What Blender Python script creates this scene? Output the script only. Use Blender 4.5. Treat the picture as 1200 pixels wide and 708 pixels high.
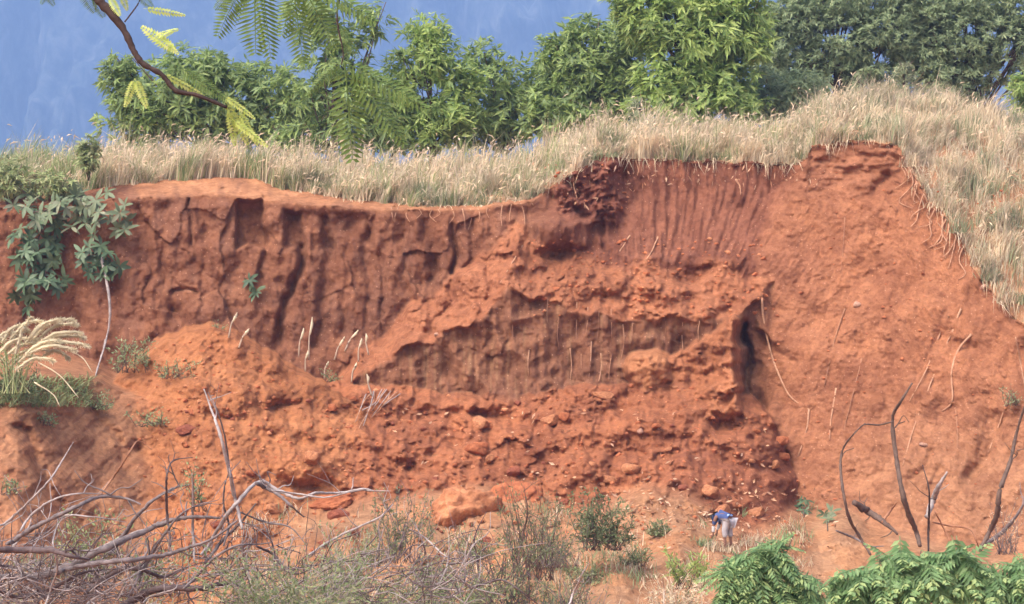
import bpy, math, random
import numpy as np
from mathutils import Vector, Matrix
sc = bpy.context.scene
for o in list(bpy.data.objects): bpy.data.objects.remove(o)
C = sc.collection
random.seed(7); rng = np.random.default_rng(7)

# ------------------------------------------------------------------ camera, sky, sun, exposure
FPX, CZ = 3000.0, 6.0                    # focal length in photo pixels (photo 1200 wide), eye height
cam_d = bpy.data.cameras.new('camera'); cam = bpy.data.objects.new('camera', cam_d); C.objects.link(cam)
cam.location = (0, 0, CZ); cam.rotation_euler = (math.radians(90), 0, 0)
cam_d.sensor_width = 36; cam_d.lens = 36 * FPX / 1200; cam_d.clip_start = 0.5; cam_d.clip_end = 20000
sc.camera = cam
SUN_EL, SUN_AZ = 52, -138                # azimuth clockwise from +Y: behind the camera, to the left
w = bpy.data.worlds.new('World'); sc.world = w; w.use_nodes = True
nt = w.node_tree
sky = nt.nodes.new('ShaderNodeTexSky'); sky.sky_type = 'NISHITA'; sky.sun_disc = False
sky.sun_elevation = math.radians(SUN_EL); sky.sun_rotation = math.radians(SUN_AZ)
sky.air_density = 0.7; sky.dust_density = 7.0; sky.ozone_density = 1.0
bg = nt.nodes['Background']; bg.inputs[1].default_value = 0.15
nt.links.new(sky.outputs[0], bg.inputs[0])
sun_d = bpy.data.lights.new('sun', 'SUN'); sun = bpy.data.objects.new('sun', sun_d); C.objects.link(sun)
sun_d.energy = .75; sun_d.angle = math.radians(38); sun_d.color = (1.0, 0.95, 0.88)
el, az = math.radians(SUN_EL), math.radians(SUN_AZ)
sdir = Vector((math.sin(az) * math.cos(el), math.cos(az) * math.cos(el), math.sin(el)))
sun.rotation_euler = sdir.to_track_quat('Z', 'Y').to_euler(); sun.location = (-30, -30, 60)
sc.view_settings.view_transform = 'Standard'; sc.view_settings.look = 'None'
sc.view_settings.exposure = 1.72; sc.view_settings.gamma = 1
sc.cycles.max_bounces = 6; sc.cycles.transparent_max_bounces = 8; sc.cycles.volume_bounces = 1
sc.render.filter_size = 1.5

# ------------------------------------------------------------------ noise (numpy)
_perm = np.random.default_rng(3).permutation(512).astype(np.int64)
_grad = np.stack([np.cos(np.arange(16) * math.pi / 8), np.sin(np.arange(16) * math.pi / 8)], 1)
def pnoise(x, y, seed=0):
    x = np.asarray(x, float) + seed * 17.31; y = np.asarray(y, float) + seed * 9.17
    xi = np.floor(x).astype(np.int64); yi = np.floor(y).astype(np.int64); xf = x - xi; yf = y - yi
    def g(ix, iy, dx, dy):
        h = _perm[(_perm[ix & 511] + iy) & 511] & 15
        return _grad[h, 0] * dx + _grad[h, 1] * dy
    s = xf * xf * xf * (xf * (xf * 6 - 15) + 10); t = yf * yf * yf * (yf * (yf * 6 - 15) + 10)
    a = g(xi, yi, xf, yf); b = g(xi + 1, yi, xf - 1, yf); c = g(xi, yi + 1, xf, yf - 1); d = g(xi + 1, yi + 1, xf - 1, yf - 1)
    return ((a + s * (b - a)) * (1 - t) + (c + s * (d - c)) * t) * 1.5
def fbm(x, y, n=4, seed=0, gain=0.5):
    r = 0; a = 1.0; f = 1.0
    for k in range(n):
        r = r + a * pnoise(x * f, y * f, seed + k); a *= gain; f *= 2.03
    return r
def worley(x, y, seed=0):
    xi = np.floor(x).astype(np.int64); yi = np.floor(y).astype(np.int64)
    best = np.full(np.shape(x), 9.0); ident = np.zeros(np.shape(x))
    for dx in (-1, 0, 1):
        for dy in (-1, 0, 1):
            cx = xi + dx; cy = yi + dy
            h = _perm[(_perm[(cx + seed * 7) & 511] + cy) & 511]
            h2 = _perm[(h + 91) & 511]; h3 = _perm[(h2 + 33) & 511]
            d = (cx + h / 512 - x) ** 2 + (cy + h2 / 512 - y) ** 2
            m = d < best; best = np.where(m, d, best); ident = np.where(m, h3 / 512, ident)
    return np.sqrt(best), ident
def blocks(x, y, seed=0, keep=.5):
    """broken, tilted clods: 0 between them, each with its own height and slope"""
    xi = np.floor(x).astype(np.int64); yi = np.floor(y).astype(np.int64)
    f1 = np.full(np.shape(x), 9.0); f2 = f1.copy(); ident = np.zeros(np.shape(x)); ox = ident.copy(); oy = ident.copy()
    for dx in (-1, 0, 1):
        for dy in (-1, 0, 1):
            cx = xi + dx; cy = yi + dy
            h = _perm[(_perm[(cx + seed * 7) & 511] + cy) & 511]; h2 = _perm[(h + 91) & 511]; h3 = _perm[(h2 + 33) & 511]
            ax = x - cx - h / 512; ay = y - cy - h2 / 512; d = np.sqrt(ax * ax + ay * ay); m = d < f1
            f2 = np.where(m, f1, np.minimum(f2, d)); f1 = np.where(m, d, f1); ident = np.where(m, h3 / 512, ident); ox = np.where(m, ax, ox); oy = np.where(m, ay, oy)
    an = ident * 40.0; sel = ident > 1 - keep
    return sel * sstep(0, .22, f2 - f1) * np.maximum(.05, .45 + .4 * ((ident * 7.3) % 1) + .7 * (ox * np.cos(an) + oy * np.sin(an)) - .35 * f1)
def sstep(a, b, x):
    t = np.clip((x - a) / (b - a), 0, 1); return t * t * (3 - 2 * t)
def PL(pts):
    a = np.array(pts, float); return lambda u: np.interp(u, a[:, 0], a[:, 1])
def seg_dist(U, V, pts):
    best = np.full(U.shape, 1e9)
    for (x0, y0), (x1, y1) in zip(pts, pts[1:]):
        dx, dy = x1 - x0, y1 - y0
        t = np.clip(((U - x0) * dx + (V - y0) * dy) / (dx * dx + dy * dy + 1e-9), 0, 1)
        best = np.minimum(best, np.hypot(U - x0 - t * dx, V - y0 - t * dy))
    return best
def smin(a, b, k):
    h = np.clip(0.5 + 0.5 * (b - a) / k, 0, 1)
    return b + (a - b) * h - k * h * (1 - h), h

def P(u, v, d):
    """point seen at photo pixel (u, v) at distance d along the view axis"""
    return np.stack(np.broadcast_arrays((np.asarray(u) - 600) / FPX * d, np.asarray(d, float), CZ + (354 - np.asarray(v)) / FPX * d), -1)

# ------------------------------------------------------------------ mesh + object helpers
def mesh(name, V, faces, mat=None, smooth=True, mats=None, col=None):
    """faces: list of int arrays (n,k)"""
    me = bpy.data.meshes.new(name); V = np.asarray(V, np.float32)
    faces = [np.asarray(f, np.int32) for f in faces if len(f)]
    loops = np.concatenate([f.ravel() for f in faces]); tot = np.concatenate([np.full(len(f), f.shape[1], np.int32) for f in faces])
    start = np.concatenate([[0], np.cumsum(tot)[:-1]]).astype(np.int32)
    me.vertices.add(len(V)); me.vertices.foreach_set('co', V.ravel())
    me.loops.add(len(loops)); me.loops.foreach_set('vertex_index', loops)
    me.polygons.add(len(tot)); me.polygons.foreach_set('loop_start', start); me.polygons.foreach_set('loop_total', tot)
    me.update(calc_edges=True)
    me.polygons.foreach_set('use_smooth', np.full(len(tot), smooth))
    if mats is not None:
        for m in mats[0]: me.materials.append(m)
        me.polygons.foreach_set('material_index', np.asarray(mats[1], np.int32))
    elif mat: me.materials.append(mat)
    if col is not None:
        a = me.color_attributes.new('soil', 'FLOAT_COLOR', 'POINT')
        a.data.foreach_set('color', np.concatenate([col, np.ones((len(col), 1))], 1).astype(np.float32).ravel())
    me.validate(); return me
def link(name, me, parent=None, loc=None):
    o = bpy.data.objects.new(name, me); C.objects.link(o)
    if parent: o.parent = parent
    if loc is not None: o.location = loc
    return o
def tag(o, label, cat, group=None):
    o['label'] = label; o['category'] = cat
    if group: o['group'] = group
    return o
def thing(name, loc, label, cat, group=None):
    o = bpy.data.objects.new(name, None); C.objects.link(o); o.location = loc; o.empty_display_size = 0.1
    return tag(o, label, cat, group)
def kind(o, k): o['kind'] = k; return o
class Acc:
    """collects pieces of ONE mesh"""
    def __init__(s): s.V = []; s.F = []; s.n = 0; s.M = []
    def add(s, V, F, m=0):
        V = np.asarray(V, float).reshape(-1, 3)
        for f in F: s.F.append(np.asarray(f, np.int64) + s.n); s.M.append(np.full(len(f), m))
        s.V.append(V); s.n += len(V)
    def build(s, name, mats, smooth=True, origin=(0, 0, 0)):
        V = np.concatenate(s.V) - np.array(origin)
        g = {}
        for f, m in zip(s.F, s.M): g.setdefault(f.shape[1], []).append((f, m))
        F = [np.concatenate([a for a, _ in x]) for x in g.values()]; M = np.concatenate([np.concatenate([b for _, b in x]) for x in g.values()])
        if not isinstance(mats, (list, tuple)): mats = [mats]
        return mesh(name, V, F, smooth=smooth, mats=(mats, M))
def catmull(pts, n=5):
    p = np.asarray(pts, float); q = np.vstack([2 * p[0] - p[1], p, 2 * p[-1] - p[-2]]); out = []
    for i in range(1, len(q) - 2):
        for t in np.linspace(0, 1, n, endpoint=False):
            out.append(0.5 * (2 * q[i] + (q[i + 1] - q[i - 1]) * t + (2 * q[i - 1] - 5 * q[i] + 4 * q[i + 1] - q[i + 2]) * t * t + (3 * q[i] - q[i - 1] - 3 * q[i + 1] + q[i + 2]) * t ** 3))
    out.append(p[-1]); return np.array(out)
def tube(pts, r, sides=6, sub=4, jit=0.0, tip=0.25):
    """tapered tube along pts; r = start radius or list of radii"""
    p = catmull(pts, sub) if sub > 1 and len(pts) > 1 else np.asarray(pts, float)
    n = len(p)
    rr = np.interp(np.linspace(0, 1, n), np.linspace(0, 1, len(r)), r) if np.ndim(r) else np.linspace(r, r * tip, n)
    if jit:
        p = p + rng.normal(0, 1, p.shape) * rr[:, None] * jit; rr = rr * (1 + rng.normal(0, 0.10, n))
    t = np.gradient(p, axis=0); t /= np.linalg.norm(t, axis=1)[:, None] + 1e-9
    up = np.where(np.abs(t[:, 2:3]) > 0.9, np.array([[1., 0, 0]]), np.array([[0, 0, 1.]]))
    a = np.cross(t, up); a /= np.linalg.norm(a, axis=1)[:, None] + 1e-9; b = np.cross(t, a)
    th = np.arange(sides) * 2 * math.pi / sides
    V = p[:, None] + rr[:, None, None] * (np.cos(th)[None, :, None] * a[:, None] + np.sin(th)[None, :, None] * b[:, None])
    i = np.arange(n - 1)[:, None] * sides; j = np.arange(sides)[None]; k = (j + 1) % sides
    F = np.stack([i + j, i + k, i + sides + k, i + sides + j], -1).reshape(-1, 4)
    return V.reshape(-1, 3), [F, np.arange(sides)[None, ::-1], (n - 1) * sides + np.arange(sides)[None]]
def norm(a): return a / (np.linalg.norm(a, axis=-1, keepdims=True) + 1e-9)
def leaves(B, T, N, L, W, droop=0.25):
    """a batch of folded leaves: 5 vertices, 4 triangles each"""
    T = norm(T); S = norm(np.cross(T, N)); N = np.cross(S, T); L = L[:, None]; W = W[:, None]
    z = np.array([[0, 0, -1.0]])
    mid = B + T * L * 0.5 - N * W * 0.18 + z * L * droop * 0.25
    l = B + T * L * 0.42 + S * W * 0.5 + z * L * droop * 0.2; r = B + T * L * 0.42 - S * W * 0.5 + z * L * droop * 0.2
    tip = B + T * L + z * L * droop
    V = np.stack([B, l, mid, r, tip], 1).reshape(-1, 3); k = np.arange(len(B))[:, None] * 5
    F = np.concatenate([k + np.array([[0, 2, 1]]), k + np.array([[0, 3, 2]]), k + np.array([[1, 2, 4]]), k + np.array([[2, 3, 4]])])
    return V, [F]
def blades(B, H, lean, W, face=None):
    """grass blades: base B, height H, sideways lean vector, width"""
    n = len(B); ang = rng.uniform(0, math.pi, n); S = np.stack([np.cos(ang), np.sin(ang), 0 * ang], 1)
    up = np.array([[0, 0, 1.0]]); H = H[:, None]; W = W[:, None]
    m = B + up * H * 0.55 + lean * 0.3; t = B + up * H * (1 - 0.25 * np.linalg.norm(lean, axis=1, keepdims=True) / H) + lean
    V = np.stack([B - S * W * .5, B + S * W * .5, m - S * W * .4, m + S * W * .4, t], 1).reshape(-1, 3); k = np.arange(n)[:, None] * 5
    return V, [np.concatenate([k + [[0, 1, 3]], k + [[0, 3, 2]], k + [[2, 3, 4]]])], t

# ------------------------------------------------------------------ materials
def mat_base(name, rough=0.9, spec=0.2):
    m = bpy.data.materials.new(name); m.use_nodes = True; b = m.node_tree.nodes['Principled BSDF']
    b.inputs['Roughness'].default_value = rough; b.inputs['Specular IOR Level'].default_value = spec
    return m, m.node_tree, b
def nd(t, typ, **kw):
    n = t.nodes.new(typ)
    for k, v in kw.items(): setattr(n, k, v)
    return n
def ramp(t, src, stops):
    r = nd(t, 'ShaderNodeValToRGB'); e = r.color_ramp.elements
    while len(e) < len(stops): e.new(0.5)
    for x, (p, c) in zip(e, stops): x.position = p; x.color = (*c, 1)
    t.links.new(src, r.inputs[0]); return r.outputs[0]
def noise_n(t, scale, detail=6, rough=0.6, vec=None, dist=0):
    n = nd(t, 'ShaderNodeTexNoise'); n.inputs['Scale'].default_value = scale; n.inputs['Detail'].default_value = detail
    n.inputs['Roughness'].default_value = rough; n.inputs['Distortion'].default_value = dist
    if vec is not None: t.links.new(vec, n.inputs['Vector'])
    return n.outputs['Fac']
def mix(t, a, b, fac, mode='MIX'):
    n = nd(t, 'ShaderNodeMix', data_type='RGBA', blend_type=mode)
    for sock, v in ((n.inputs[0], fac), (n.inputs[6], a), (n.inputs[7], b)):
        if isinstance(v, (int, float)): sock.default_value = v
        elif isinstance(v, tuple): sock.default_value = (*v, 1)
        else: t.links.new(v, sock)
    return n.outputs[2]
def bump(t, b, h, strength=0.5, dist=0.05):
    n = nd(t, 'ShaderNodeBump'); n.inputs['Strength'].default_value = strength; n.inputs['Distance'].default_value = dist
    t.links.new(h, n.inputs['Height']); t.links.new(n.outputs[0], b.inputs['Normal'])
def leaf_mat(name, cols, rough=0.55, trans=0.25, spec=0.3):
    """colour varies from leaf to leaf; a part of the light comes through"""
    m, t, b = mat_base(name, rough, spec); g = nd(t, 'ShaderNodeNewGeometry')
    n = len(cols); c = ramp(t, g.outputs['Random Per Island'], [((i + .5) / n, x) for i, x in enumerate(cols)])
    tc = nd(t, 'ShaderNodeTexCoord'); c = mix(t, c, ramp(t, noise_n(t, 1.3, 3, .5, tc.outputs['Object']), [(.35, (.72, .74, .7)), (.65, (1.2, 1.2, 1.1))]), 0.8, 'MULTIPLY')
    t.links.new(c, b.inputs['Base Color'])
    tr = nd(t, 'ShaderNodeBsdfTranslucent'); t.links.new(c, tr.inputs[0])
    ms = nd(t, 'ShaderNodeMixShader'); ms.inputs[0].default_value = trans
    t.links.new(b.outputs[0], ms.inputs[1]); t.links.new(tr.outputs[0], ms.inputs[2])
    t.links.new(ms.outputs[0], t.nodes['Material Output'].inputs[0]); return m
def wood_mat(name, c0, c1, scale=8):
    m, t, b = mat_base(name, .85, .2); tc = nd(t, 'ShaderNodeTexCoord')
    f = noise_n(t, scale, 6, .65, tc.outputs['Object'], .4); t.links.new(ramp(t, f, [(.3, c0), (.7, c1)]), b.inputs['Base Color']); bump(t, b, noise_n(t, scale * 6, 4, .6, tc.outputs['Object']), .5, .01); return m
def soil_mat(name, attr=True, base=(.45, .2, .1)):
    m, t, b = mat_base(name, .95, .1); tc = nd(t, 'ShaderNodeTexCoord'); vec = tc.outputs['Object']
    if attr:
        a = nd(t, 'ShaderNodeVertexColor'); a.layer_name = 'soil'; c = a.outputs[0]
    else:
        rgb = nd(t, 'ShaderNodeRGB'); rgb.outputs[0].default_value = (*base, 1); c = rgb.outputs[0]
    c = mix(t, c, ramp(t, noise_n(t, 1.1, 8, .68, vec, .5), [(.28, (.66, .6, .6)), (.5, (1, 1, 1)), (.74, (1.28, 1.3, 1.25))]), .85, 'MULTIPLY')
    c = mix(t, c, ramp(t, noise_n(t, 9, 6, .7, vec), [(.3, (.68, .64, .62)), (.52, (1, 1, 1)), (.75, (1.3, 1.3, 1.25))]), .8, 'MULTIPLY')
    # pale grit
    vo = nd(t, 'ShaderNodeTexVoronoi'); vo.inputs['Scale'].default_value = 7; t.links.new(vec, vo.inputs['Vector'])
    f = nd(t, 'ShaderNodeMath', operation='LESS_THAN'); t.links.new(vo.outputs['Distance'], f.inputs[0]); f.inputs[1].default_value = .11
    f2 = nd(t, 'ShaderNodeMath', operation='MULTIPLY'); t.links.new(f.outputs[0], f2.inputs[0]); f2.inputs[1].default_value = .35
    c = mix(t, c, (.62, .36, .24), f2.outputs[0])
    v2 = nd(t, 'ShaderNodeTexVoronoi'); v2.inputs['Scale'].default_value = 5.3; v2.inputs['Randomness'].default_value = 1; t.links.new(vec, v2.inputs['Vector'])
    c = mix(t, c, ramp(t, v2.outputs['Color'], [(.2, (.82, .78, .76)), (.5, (1, 1, 1)), (.8, (1.14, 1.16, 1.16))]), .6, 'MULTIPLY')
    c = mix(t, c, ramp(t, noise_n(t, .35, 4, .6, vec, 1.2), [(.36, (.74, .68, .66)), (.5, (1, 1, 1)), (.68, (1.12, 1.1, 1.05))]), .7, 'MULTIPLY')
    t.links.new(c, b.inputs['Base Color'])
    h = nd(t, 'ShaderNodeMath', operation='ADD'); t.links.new(noise_n(t, 6, 8, .72, vec, .3), h.inputs[0]); t.links.new(noise_n(t, 22, 6, .7, vec), h.inputs[1])
    bump(t, b, h.outputs[0], .75, .055); return m

M_soil = soil_mat('red_soil')
M_clod = soil_mat('clod_soil', False, (.43, .15, .07)); M_pale = soil_mat('pale_soil', False, (.5, .22, .11)); M_dark = soil_mat('dark_soil', False, (.3, .1, .06))
M_stone = soil_mat('pale_stone', False, (.6, .36, .26))
M_straw = leaf_mat('dry_grass', [(.53, .42, .29), (.62, .50, .36), (.68, .56, .42), (.56, .43, .34), (.46, .41, .28), (.73, .62, .48)], .8, .25, .1)
M_head = leaf_mat('grass_seed_head', [(.74, .6, .45), (.8, .67, .52), (.68, .53, .4)], .85, .3, .1)
M_gweed = leaf_mat('green_grass', [(.25, .31, .13), (.31, .35, .17), (.37, .38, .21), (.21, .27, .12)], .7, .25)
M_grey = leaf_mat('grey_green_leaf', [(.25, .29, .16), (.31, .33, .2), (.2, .25, .14), (.37, .37, .25)], .7, .25)
M_leafA = leaf_mat('tree_leaf', [(.24, .33, .12), (.31, .41, .14), (.4, .49, .18), (.24, .33, .15), (.19, .26, .12)], .5, .5)
M_leafB = leaf_mat('bright_tree_leaf', [(.29, .40, .13), (.37, .48, .15), (.47, .56, .2), (.24, .34, .13)], .5, .52)
M_leafC = leaf_mat('dark_tree_leaf', [(.22, .29, .16), (.27, .34, .19), (.33, .39, .22), (.18, .24, .14)], .6, .42)
M_shrub = leaf_mat('bank_shrub_leaf', [(.05, .105, .05), (.065, .13, .06), (.085, .155, .07), (.04, .085, .045)], .5, .2)
M_frondY = leaf_mat('young_frond', [(.5, .6, .16), (.6, .66, .24), (.42, .54, .13)], .5, .45)
M_frondG = leaf_mat('green_frond', [(.15, .24, .07), (.19, .29, .09), (.13, .2, .06)], .5, .45)
M_frondF = leaf_mat('feathery_leaf', [(.14, .25, .10), (.20, .32, .14), (.11, .19, .085), (.27, .39, .18), (.33, .42, .18)], .5, .4, .3)
M_plume = leaf_mat('cream_plume', [(.68, .6, .44), (.76, .68, .52), (.6, .52, .36)], .85, .3, .1)
M_bark = wood_mat('brown_bark', (.07, .045, .035), (.16, .11, .085)); M_dbark = wood_mat('dark_bark', (.03, .02, .018), (.075, .05, .045))
M_dead = wood_mat('dead_wood', (.085, .068, .066), (.23, .19, .185)); M_deadp = wood_mat('bleached_wood', (.20, .17, .16), (.42, .365, .345)); M_deadd = wood_mat('dark_dead_wood', (.06, .042, .042), (.15, .11, .105))
M_root = wood_mat('pale_root', (.30, .15, .085), (.50, .29, .18)); M_rootd = wood_mat('brown_root', (.22, .1, .06), (.36, .18, .1))
M_litter = leaf_mat('leaf_litter', [(.5, .3, .19), (.42, .22, .13), (.62, .42, .3), (.32, .15, .09)], .9, .1)

# ================================================================== THE EARTH BANK
NU, NV, VB = 900, 430, 742.0
u1 = np.concatenate([np.linspace(-620, -76, 130, endpoint=False), np.linspace(-75, 1275, NU), np.linspace(1279, 1860, 130)]); NU = len(u1)   # finer where the photo looks
rim0 = PL([(-80, 232), (0, 236), (60, 226), (100, 224), (150, 215), (200, 213), (250, 208), (300, 211), (330, 222), (400, 231), (450, 238), (500, 242), (560, 240), (620, 233), (640, 222), (665, 206), (690, 191), (700, 184), (720, 182), (740, 186), (800, 188), (870, 190), (930, 192), (944, 188), (951, 170), (975, 166), (1000, 165), (1045, 168), (1060, 185), (1075, 212), (1090, 237), (1105, 249), (1120, 272), (1140, 312), (1160, 342), (1180, 362), (1200, 380), (1280, 430)])
rim = rim0(u1) + fbm(u1 / 22, 0 * u1, 4, 5) * 3.2 + np.where(u1 > 1050, fbm(u1 / 9, 0 * u1 + 4, 3, 8) * 3, 0)
S = np.linspace(0, 1, NV)
U = np.repeat(u1[None], NV, 0); V = rim[None] + S[:, None] * (VB - rim)[None]
Uw = U + fbm(U / 45, V / 45, 3, 11) * 7; Vw = V + fbm(U / 38, V / 38, 3, 21) * 7      # wobbly coordinates: no edge is ruler-straight
te = np.maximum(PL([(-80, 250), (150, 232), (260, 229), (350, 239), (450, 246), (560, 246), (640, 222), (700, 184), (1280, 100)])(U), rim[None] + 3)
# A+B: the wall at the back
A = np.where(V < te, 60 + (te - V) * .09, 60 - (V - te) * .0045) + .35 * sstep(170, 90, U)
B = 60.9 - .0035 * (V - rim[None]) - .9 * sstep(215, 330, V) + .25 * sstep(940, 800, U) * sstep(700, 800, U)
wB = sstep(600, 690, U); D = A * (1 - wB) + B * wB
# clods hanging at the corner of the wall (dark clay)
lump = sstep(640, 665, Uw) * sstep(748, 715, Uw) * sstep(182, 195, Vw) * sstep(268, 240, Vw)
D = D - .28 * lump - .35 * sstep(600, 640, U) * sstep(700, 650, U) * sstep(255, 262, Vw) * sstep(300, 270, Vw)
W = {'A': 1 - wB, 'B': wB.copy()}
def layer(name, DL, k):
    global D
    nD, h = smin(D, DL, k)
    for x in W: W[x] = W[x] * h
    W[name] = 1 - h; D = nD
# C: the slump ramp with its broken lip, and the fresh cut below
lipf = PL([(300, 520), (400, 452), (430, 436), (480, 404), (540, 379), (580, 353), (605, 341), (640, 349), (680, 362), (720, 368), (780, 372), (840, 371), (870, 366), (890, 345), (905, 330), (1300, 330)])
lip = lipf(Uw) + fbm(U / 30, V / 60, 4, 31) * 10
kC = PL([(300, .08), (400, .055), (480, .038), (560, .030), (620, .026), (700, .025), (900, .024), (1300, .03)])(U)
lipd = PL([(300, 57.9), (430, 57.75), (480, 57.7), (600, 57.9), (700, 58.2), (870, 58.5), (1300, 59.5)])(U)
below = V - lip
CD = np.where(below < 0, lipd - below * kC, lipd + .13 * sstep(0, 24, below) - .0050 * below)
off = sstep(420, 300, U) * 6 + sstep(860, 1010, U) * 4
layer('C', CD + off, .10)
isD = W['C'] * sstep(-1, 7, below); W['C'] = W['C'] - isD; W['D'] = isD
# buttress left of the dark crack
tb = PL([(730, 458), (765, 428), (800, 415), (830, 396), (862, 376), (876, 372), (900, 376)])(Uw)
tb = tb + fbm(U / 14, V / 40, 3, 417) * 5; b_ = V - tb; clod0 = blocks(Uw / 13, Vw / 10, 4, .3)
layer('F', np.where(b_ > 0, 57.75 - .010 * b_, 57.75 - b_ * .12) + fbm(U / 22, V / 20, 4, 415) * .22 - clod0 * .2 + sstep(860, 884, Uw) * 3 + sstep(745, 715, U) * 4, .12)
# E: the broad slope on the right
le = PL([(100, 950), (170, 948), (190, 944), (230, 928), (270, 905), (300, 893), (340, 890), (368, 884), (490, 900), (520, 922), (570, 938), (640, 948), (760, 960)])
E = 60.7 - .0095 * (V - 170) - .0062 * (U - 950) + .035 * np.maximum(0, np.interp(V, np.arange(100, 780), le(np.arange(100, 780))) - Uw)
E = E - .0022 * np.maximum(0, V - 480)
layer('E', E, .5)
hollow = sstep(0, 14, -( (Vw - PL([(870, 372), (885, 374), (905, 392), (925, 404), (946, 414), (950, 430)])(U)) * -1)) * sstep(952, 938, Uw) * sstep(872, 880, Uw) * sstep(492, 470, Vw)
D = D + hollow * .45 * sstep(955, 890, U)
D = D + .7 * np.exp(-(seg_dist(Uw, V, [(876, 380), (876, 420), (873, 468)]) / 3.8) ** 2)
# F: the talus in front
tf0 = PL([(-80, 500), (150, 470), (200, 446), (300, 442), (380, 453), (430, 452), (470, 453), (520, 459), (600, 464), (640, 459), (690, 449), (720, 453), (745, 446), (800, 447), (840, 456), (880, 469), (905, 490), (930, 540), (945, 580), (960, 610), (1000, 640), (1280, 680)]); tf = tf0(Uw) + fbm(U / 18, V / 50, 3, 41) * 4
f_ = V - tf
layer('F2', np.where(f_ > 0, 57.5 - .027 * f_, 57.5 - f_ * .3), .18)
# the rounded lump on the talus crest
lm = np.hypot((Uw - 762) / 24, (Vw - 438) / 24); layer('L', 57.35 - .4 * np.sqrt(np.maximum(0, 1 - lm ** 2)) + 2.5 * np.maximum(0, lm - 1) + fbm(U / 12, V / 12, 3, 403) * .12, .12)
# M: the fresh orange heap at left
tm0 = PL([(-80, 520), (120, 474), (150, 432), (185, 406), (215, 391), (245, 387), (275, 396), (310, 416), (340, 433), (380, 452), (440, 492), (520, 560), (1280, 900)]); tm = tm0(Uw) + fbm(U / 14, V / 40, 3, 51) * 3
m_ = V - tm
layer('M', np.where(m_ > 0, 56.6 - .022 * m_, 56.6 - m_ * .3) + sstep(420, 520, U) * 3, .25)
# G: the near shoulder at left
tg = PL([(-80, 446), (0, 444), (60, 440), (110, 444), (170, 468), (230, 520), (270, 562), (330, 605), (420, 660), (520, 760), (1280, 1400)])(Uw)
g_ = V - tg
gd = PL([(-80, 52.2), (20, 52.6), (110, 55.2), (180, 55.6), (270, 54.6), (420, 53), (1280, 50)])(U)
layer('G', np.where(g_ > 0, gd - .024 * g_, gd - g_ * .2), .5)
gul = seg_dist(Uw, Vw, [(22, 500), (30, 510), (40, 525), (50, 552), (62, 580), (92, 612)])
D = D + .5 * np.exp(-(gul / 7.0) ** 2) - .35 * sstep(14, -14, Uw - PL([(466, 8), (498, 24), (525, 40), (552, 50), (580, 62), (612, 92), (760, 200)])(V)) * sstep(485, 510, V)
# H: the pit floor
th = PL([(-80, 640), (250, 625), (420, 600), (600, 585), (800, 590), (930, 618), (1020, 640), (1280, 650)])(Uw)
h_ = V - th
th = th + fbm(U / 110, V / 200, 2, 401) * 22
h_ = V - th
layer('H', np.where(h_ > 0, 53.4 - .05 * h_, 53.4 - h_ * .09) + sstep(330, 200, U) * 1.5, .6)

# ---- explicit grooves, niches and cracks in the wall
def groove(pts, width, depth, wob=True):
    global D
    dd_ = depth * .52 * np.clip(1 + .5 * fbm(U / 20, V / 60, 3, 405), .4, 1.5)
    D = D + dd_ * np.exp(-(seg_dist(Uw if wob else U, Vw if wob else V, pts) / width) ** 2)
def rect(u0, v0, u2, v2, depth, soft=4, Ux=None):
    global D
    D = D + depth * sstep(u0 - soft, u0 + soft, U) * sstep(u2 + soft, u2 - soft, Uw) * sstep(v0 - soft, v0 + soft, Vw) * sstep(v2 + soft, v2 - soft, Vw)
for g in [([(196, 245), (190, 330)], 5, .22), ([(226, 234), (226, 288)], 2.2, .3), ([(241, 270), (240, 350)], 3, .16), ([(175, 260), (172, 330)], 5, .15),
          ([(314, 235), (312, 300), (306, 330)], 4, .3), ([(352, 292), (348, 322), (335, 362), (320, 414)], 4.5, .55), ([(385, 262), (381, 330), (375, 405)], 7, .5),
          ([(408, 262), (402, 330), (398, 400)], 4, .25), ([(431, 270), (428, 390)], 5, .22), ([(452, 280), (450, 400)], 4, .2), ([(476, 275), (470, 390)], 5, .25),
          ([(470, 244), (468, 276)], 9, .4), ([(508, 258), (506, 320)], 10, .5), ([(530, 262), (529, 350), (508, 388)], 4, .55), ([(500, 360), (494, 388)], 7, .25),
          ([(576, 255), (572, 320)], 5, .16), ([(604, 250), (585, 320), (560, 372)], 5, .2), ([(208, 366), (209, 372)], 8, .4), ([(742, 190), (738, 236), (715, 276)], 9, .55),
          ([(640, 225), (655, 240), (690, 245)], 6, .3), ([(700, 262), (672, 290)], 14, .35), ([(1040, 205), (1018, 228)], 8, .3), ([(1170, 492), (1158, 520), (1142, 556)], 12, .6),
          ([(985, 345), (1050, 300)], 5, .12), ([(958, 300), (1000, 240)], 5, .1), ([(812, 345), (842, 338)], 6, .3), ([(838, 375), (852, 362)], 7, .4), ([(800, 322), (832, 318)], 4, .25),
          ([(1105, 400), (1140, 402)], 7, .3), ([(1090, 530), (1072, 560)], 5, .2), ([(1020, 560), (1040, 556)], 6, .2), ([(120, 470), (150, 560)], 5, .22), ([(165, 528), (185, 560)], 9, .45), ([(95, 455), (140, 520)], 4, .2)]:
    groove(*g)
rect(277, 235, 311, 287, .42, 2.5); rect(334, 246, 356, 294, .36, 5); rect(200, 342, 232, 346, .2, 3); rect(560, 252, 612, 300, -.16, 6); rect(320, 290, 346, 330, -.14, 5)
rect(628, 256, 704, 292, -.42, 7); rect(690, 262, 708, 292, .35, 5)
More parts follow.
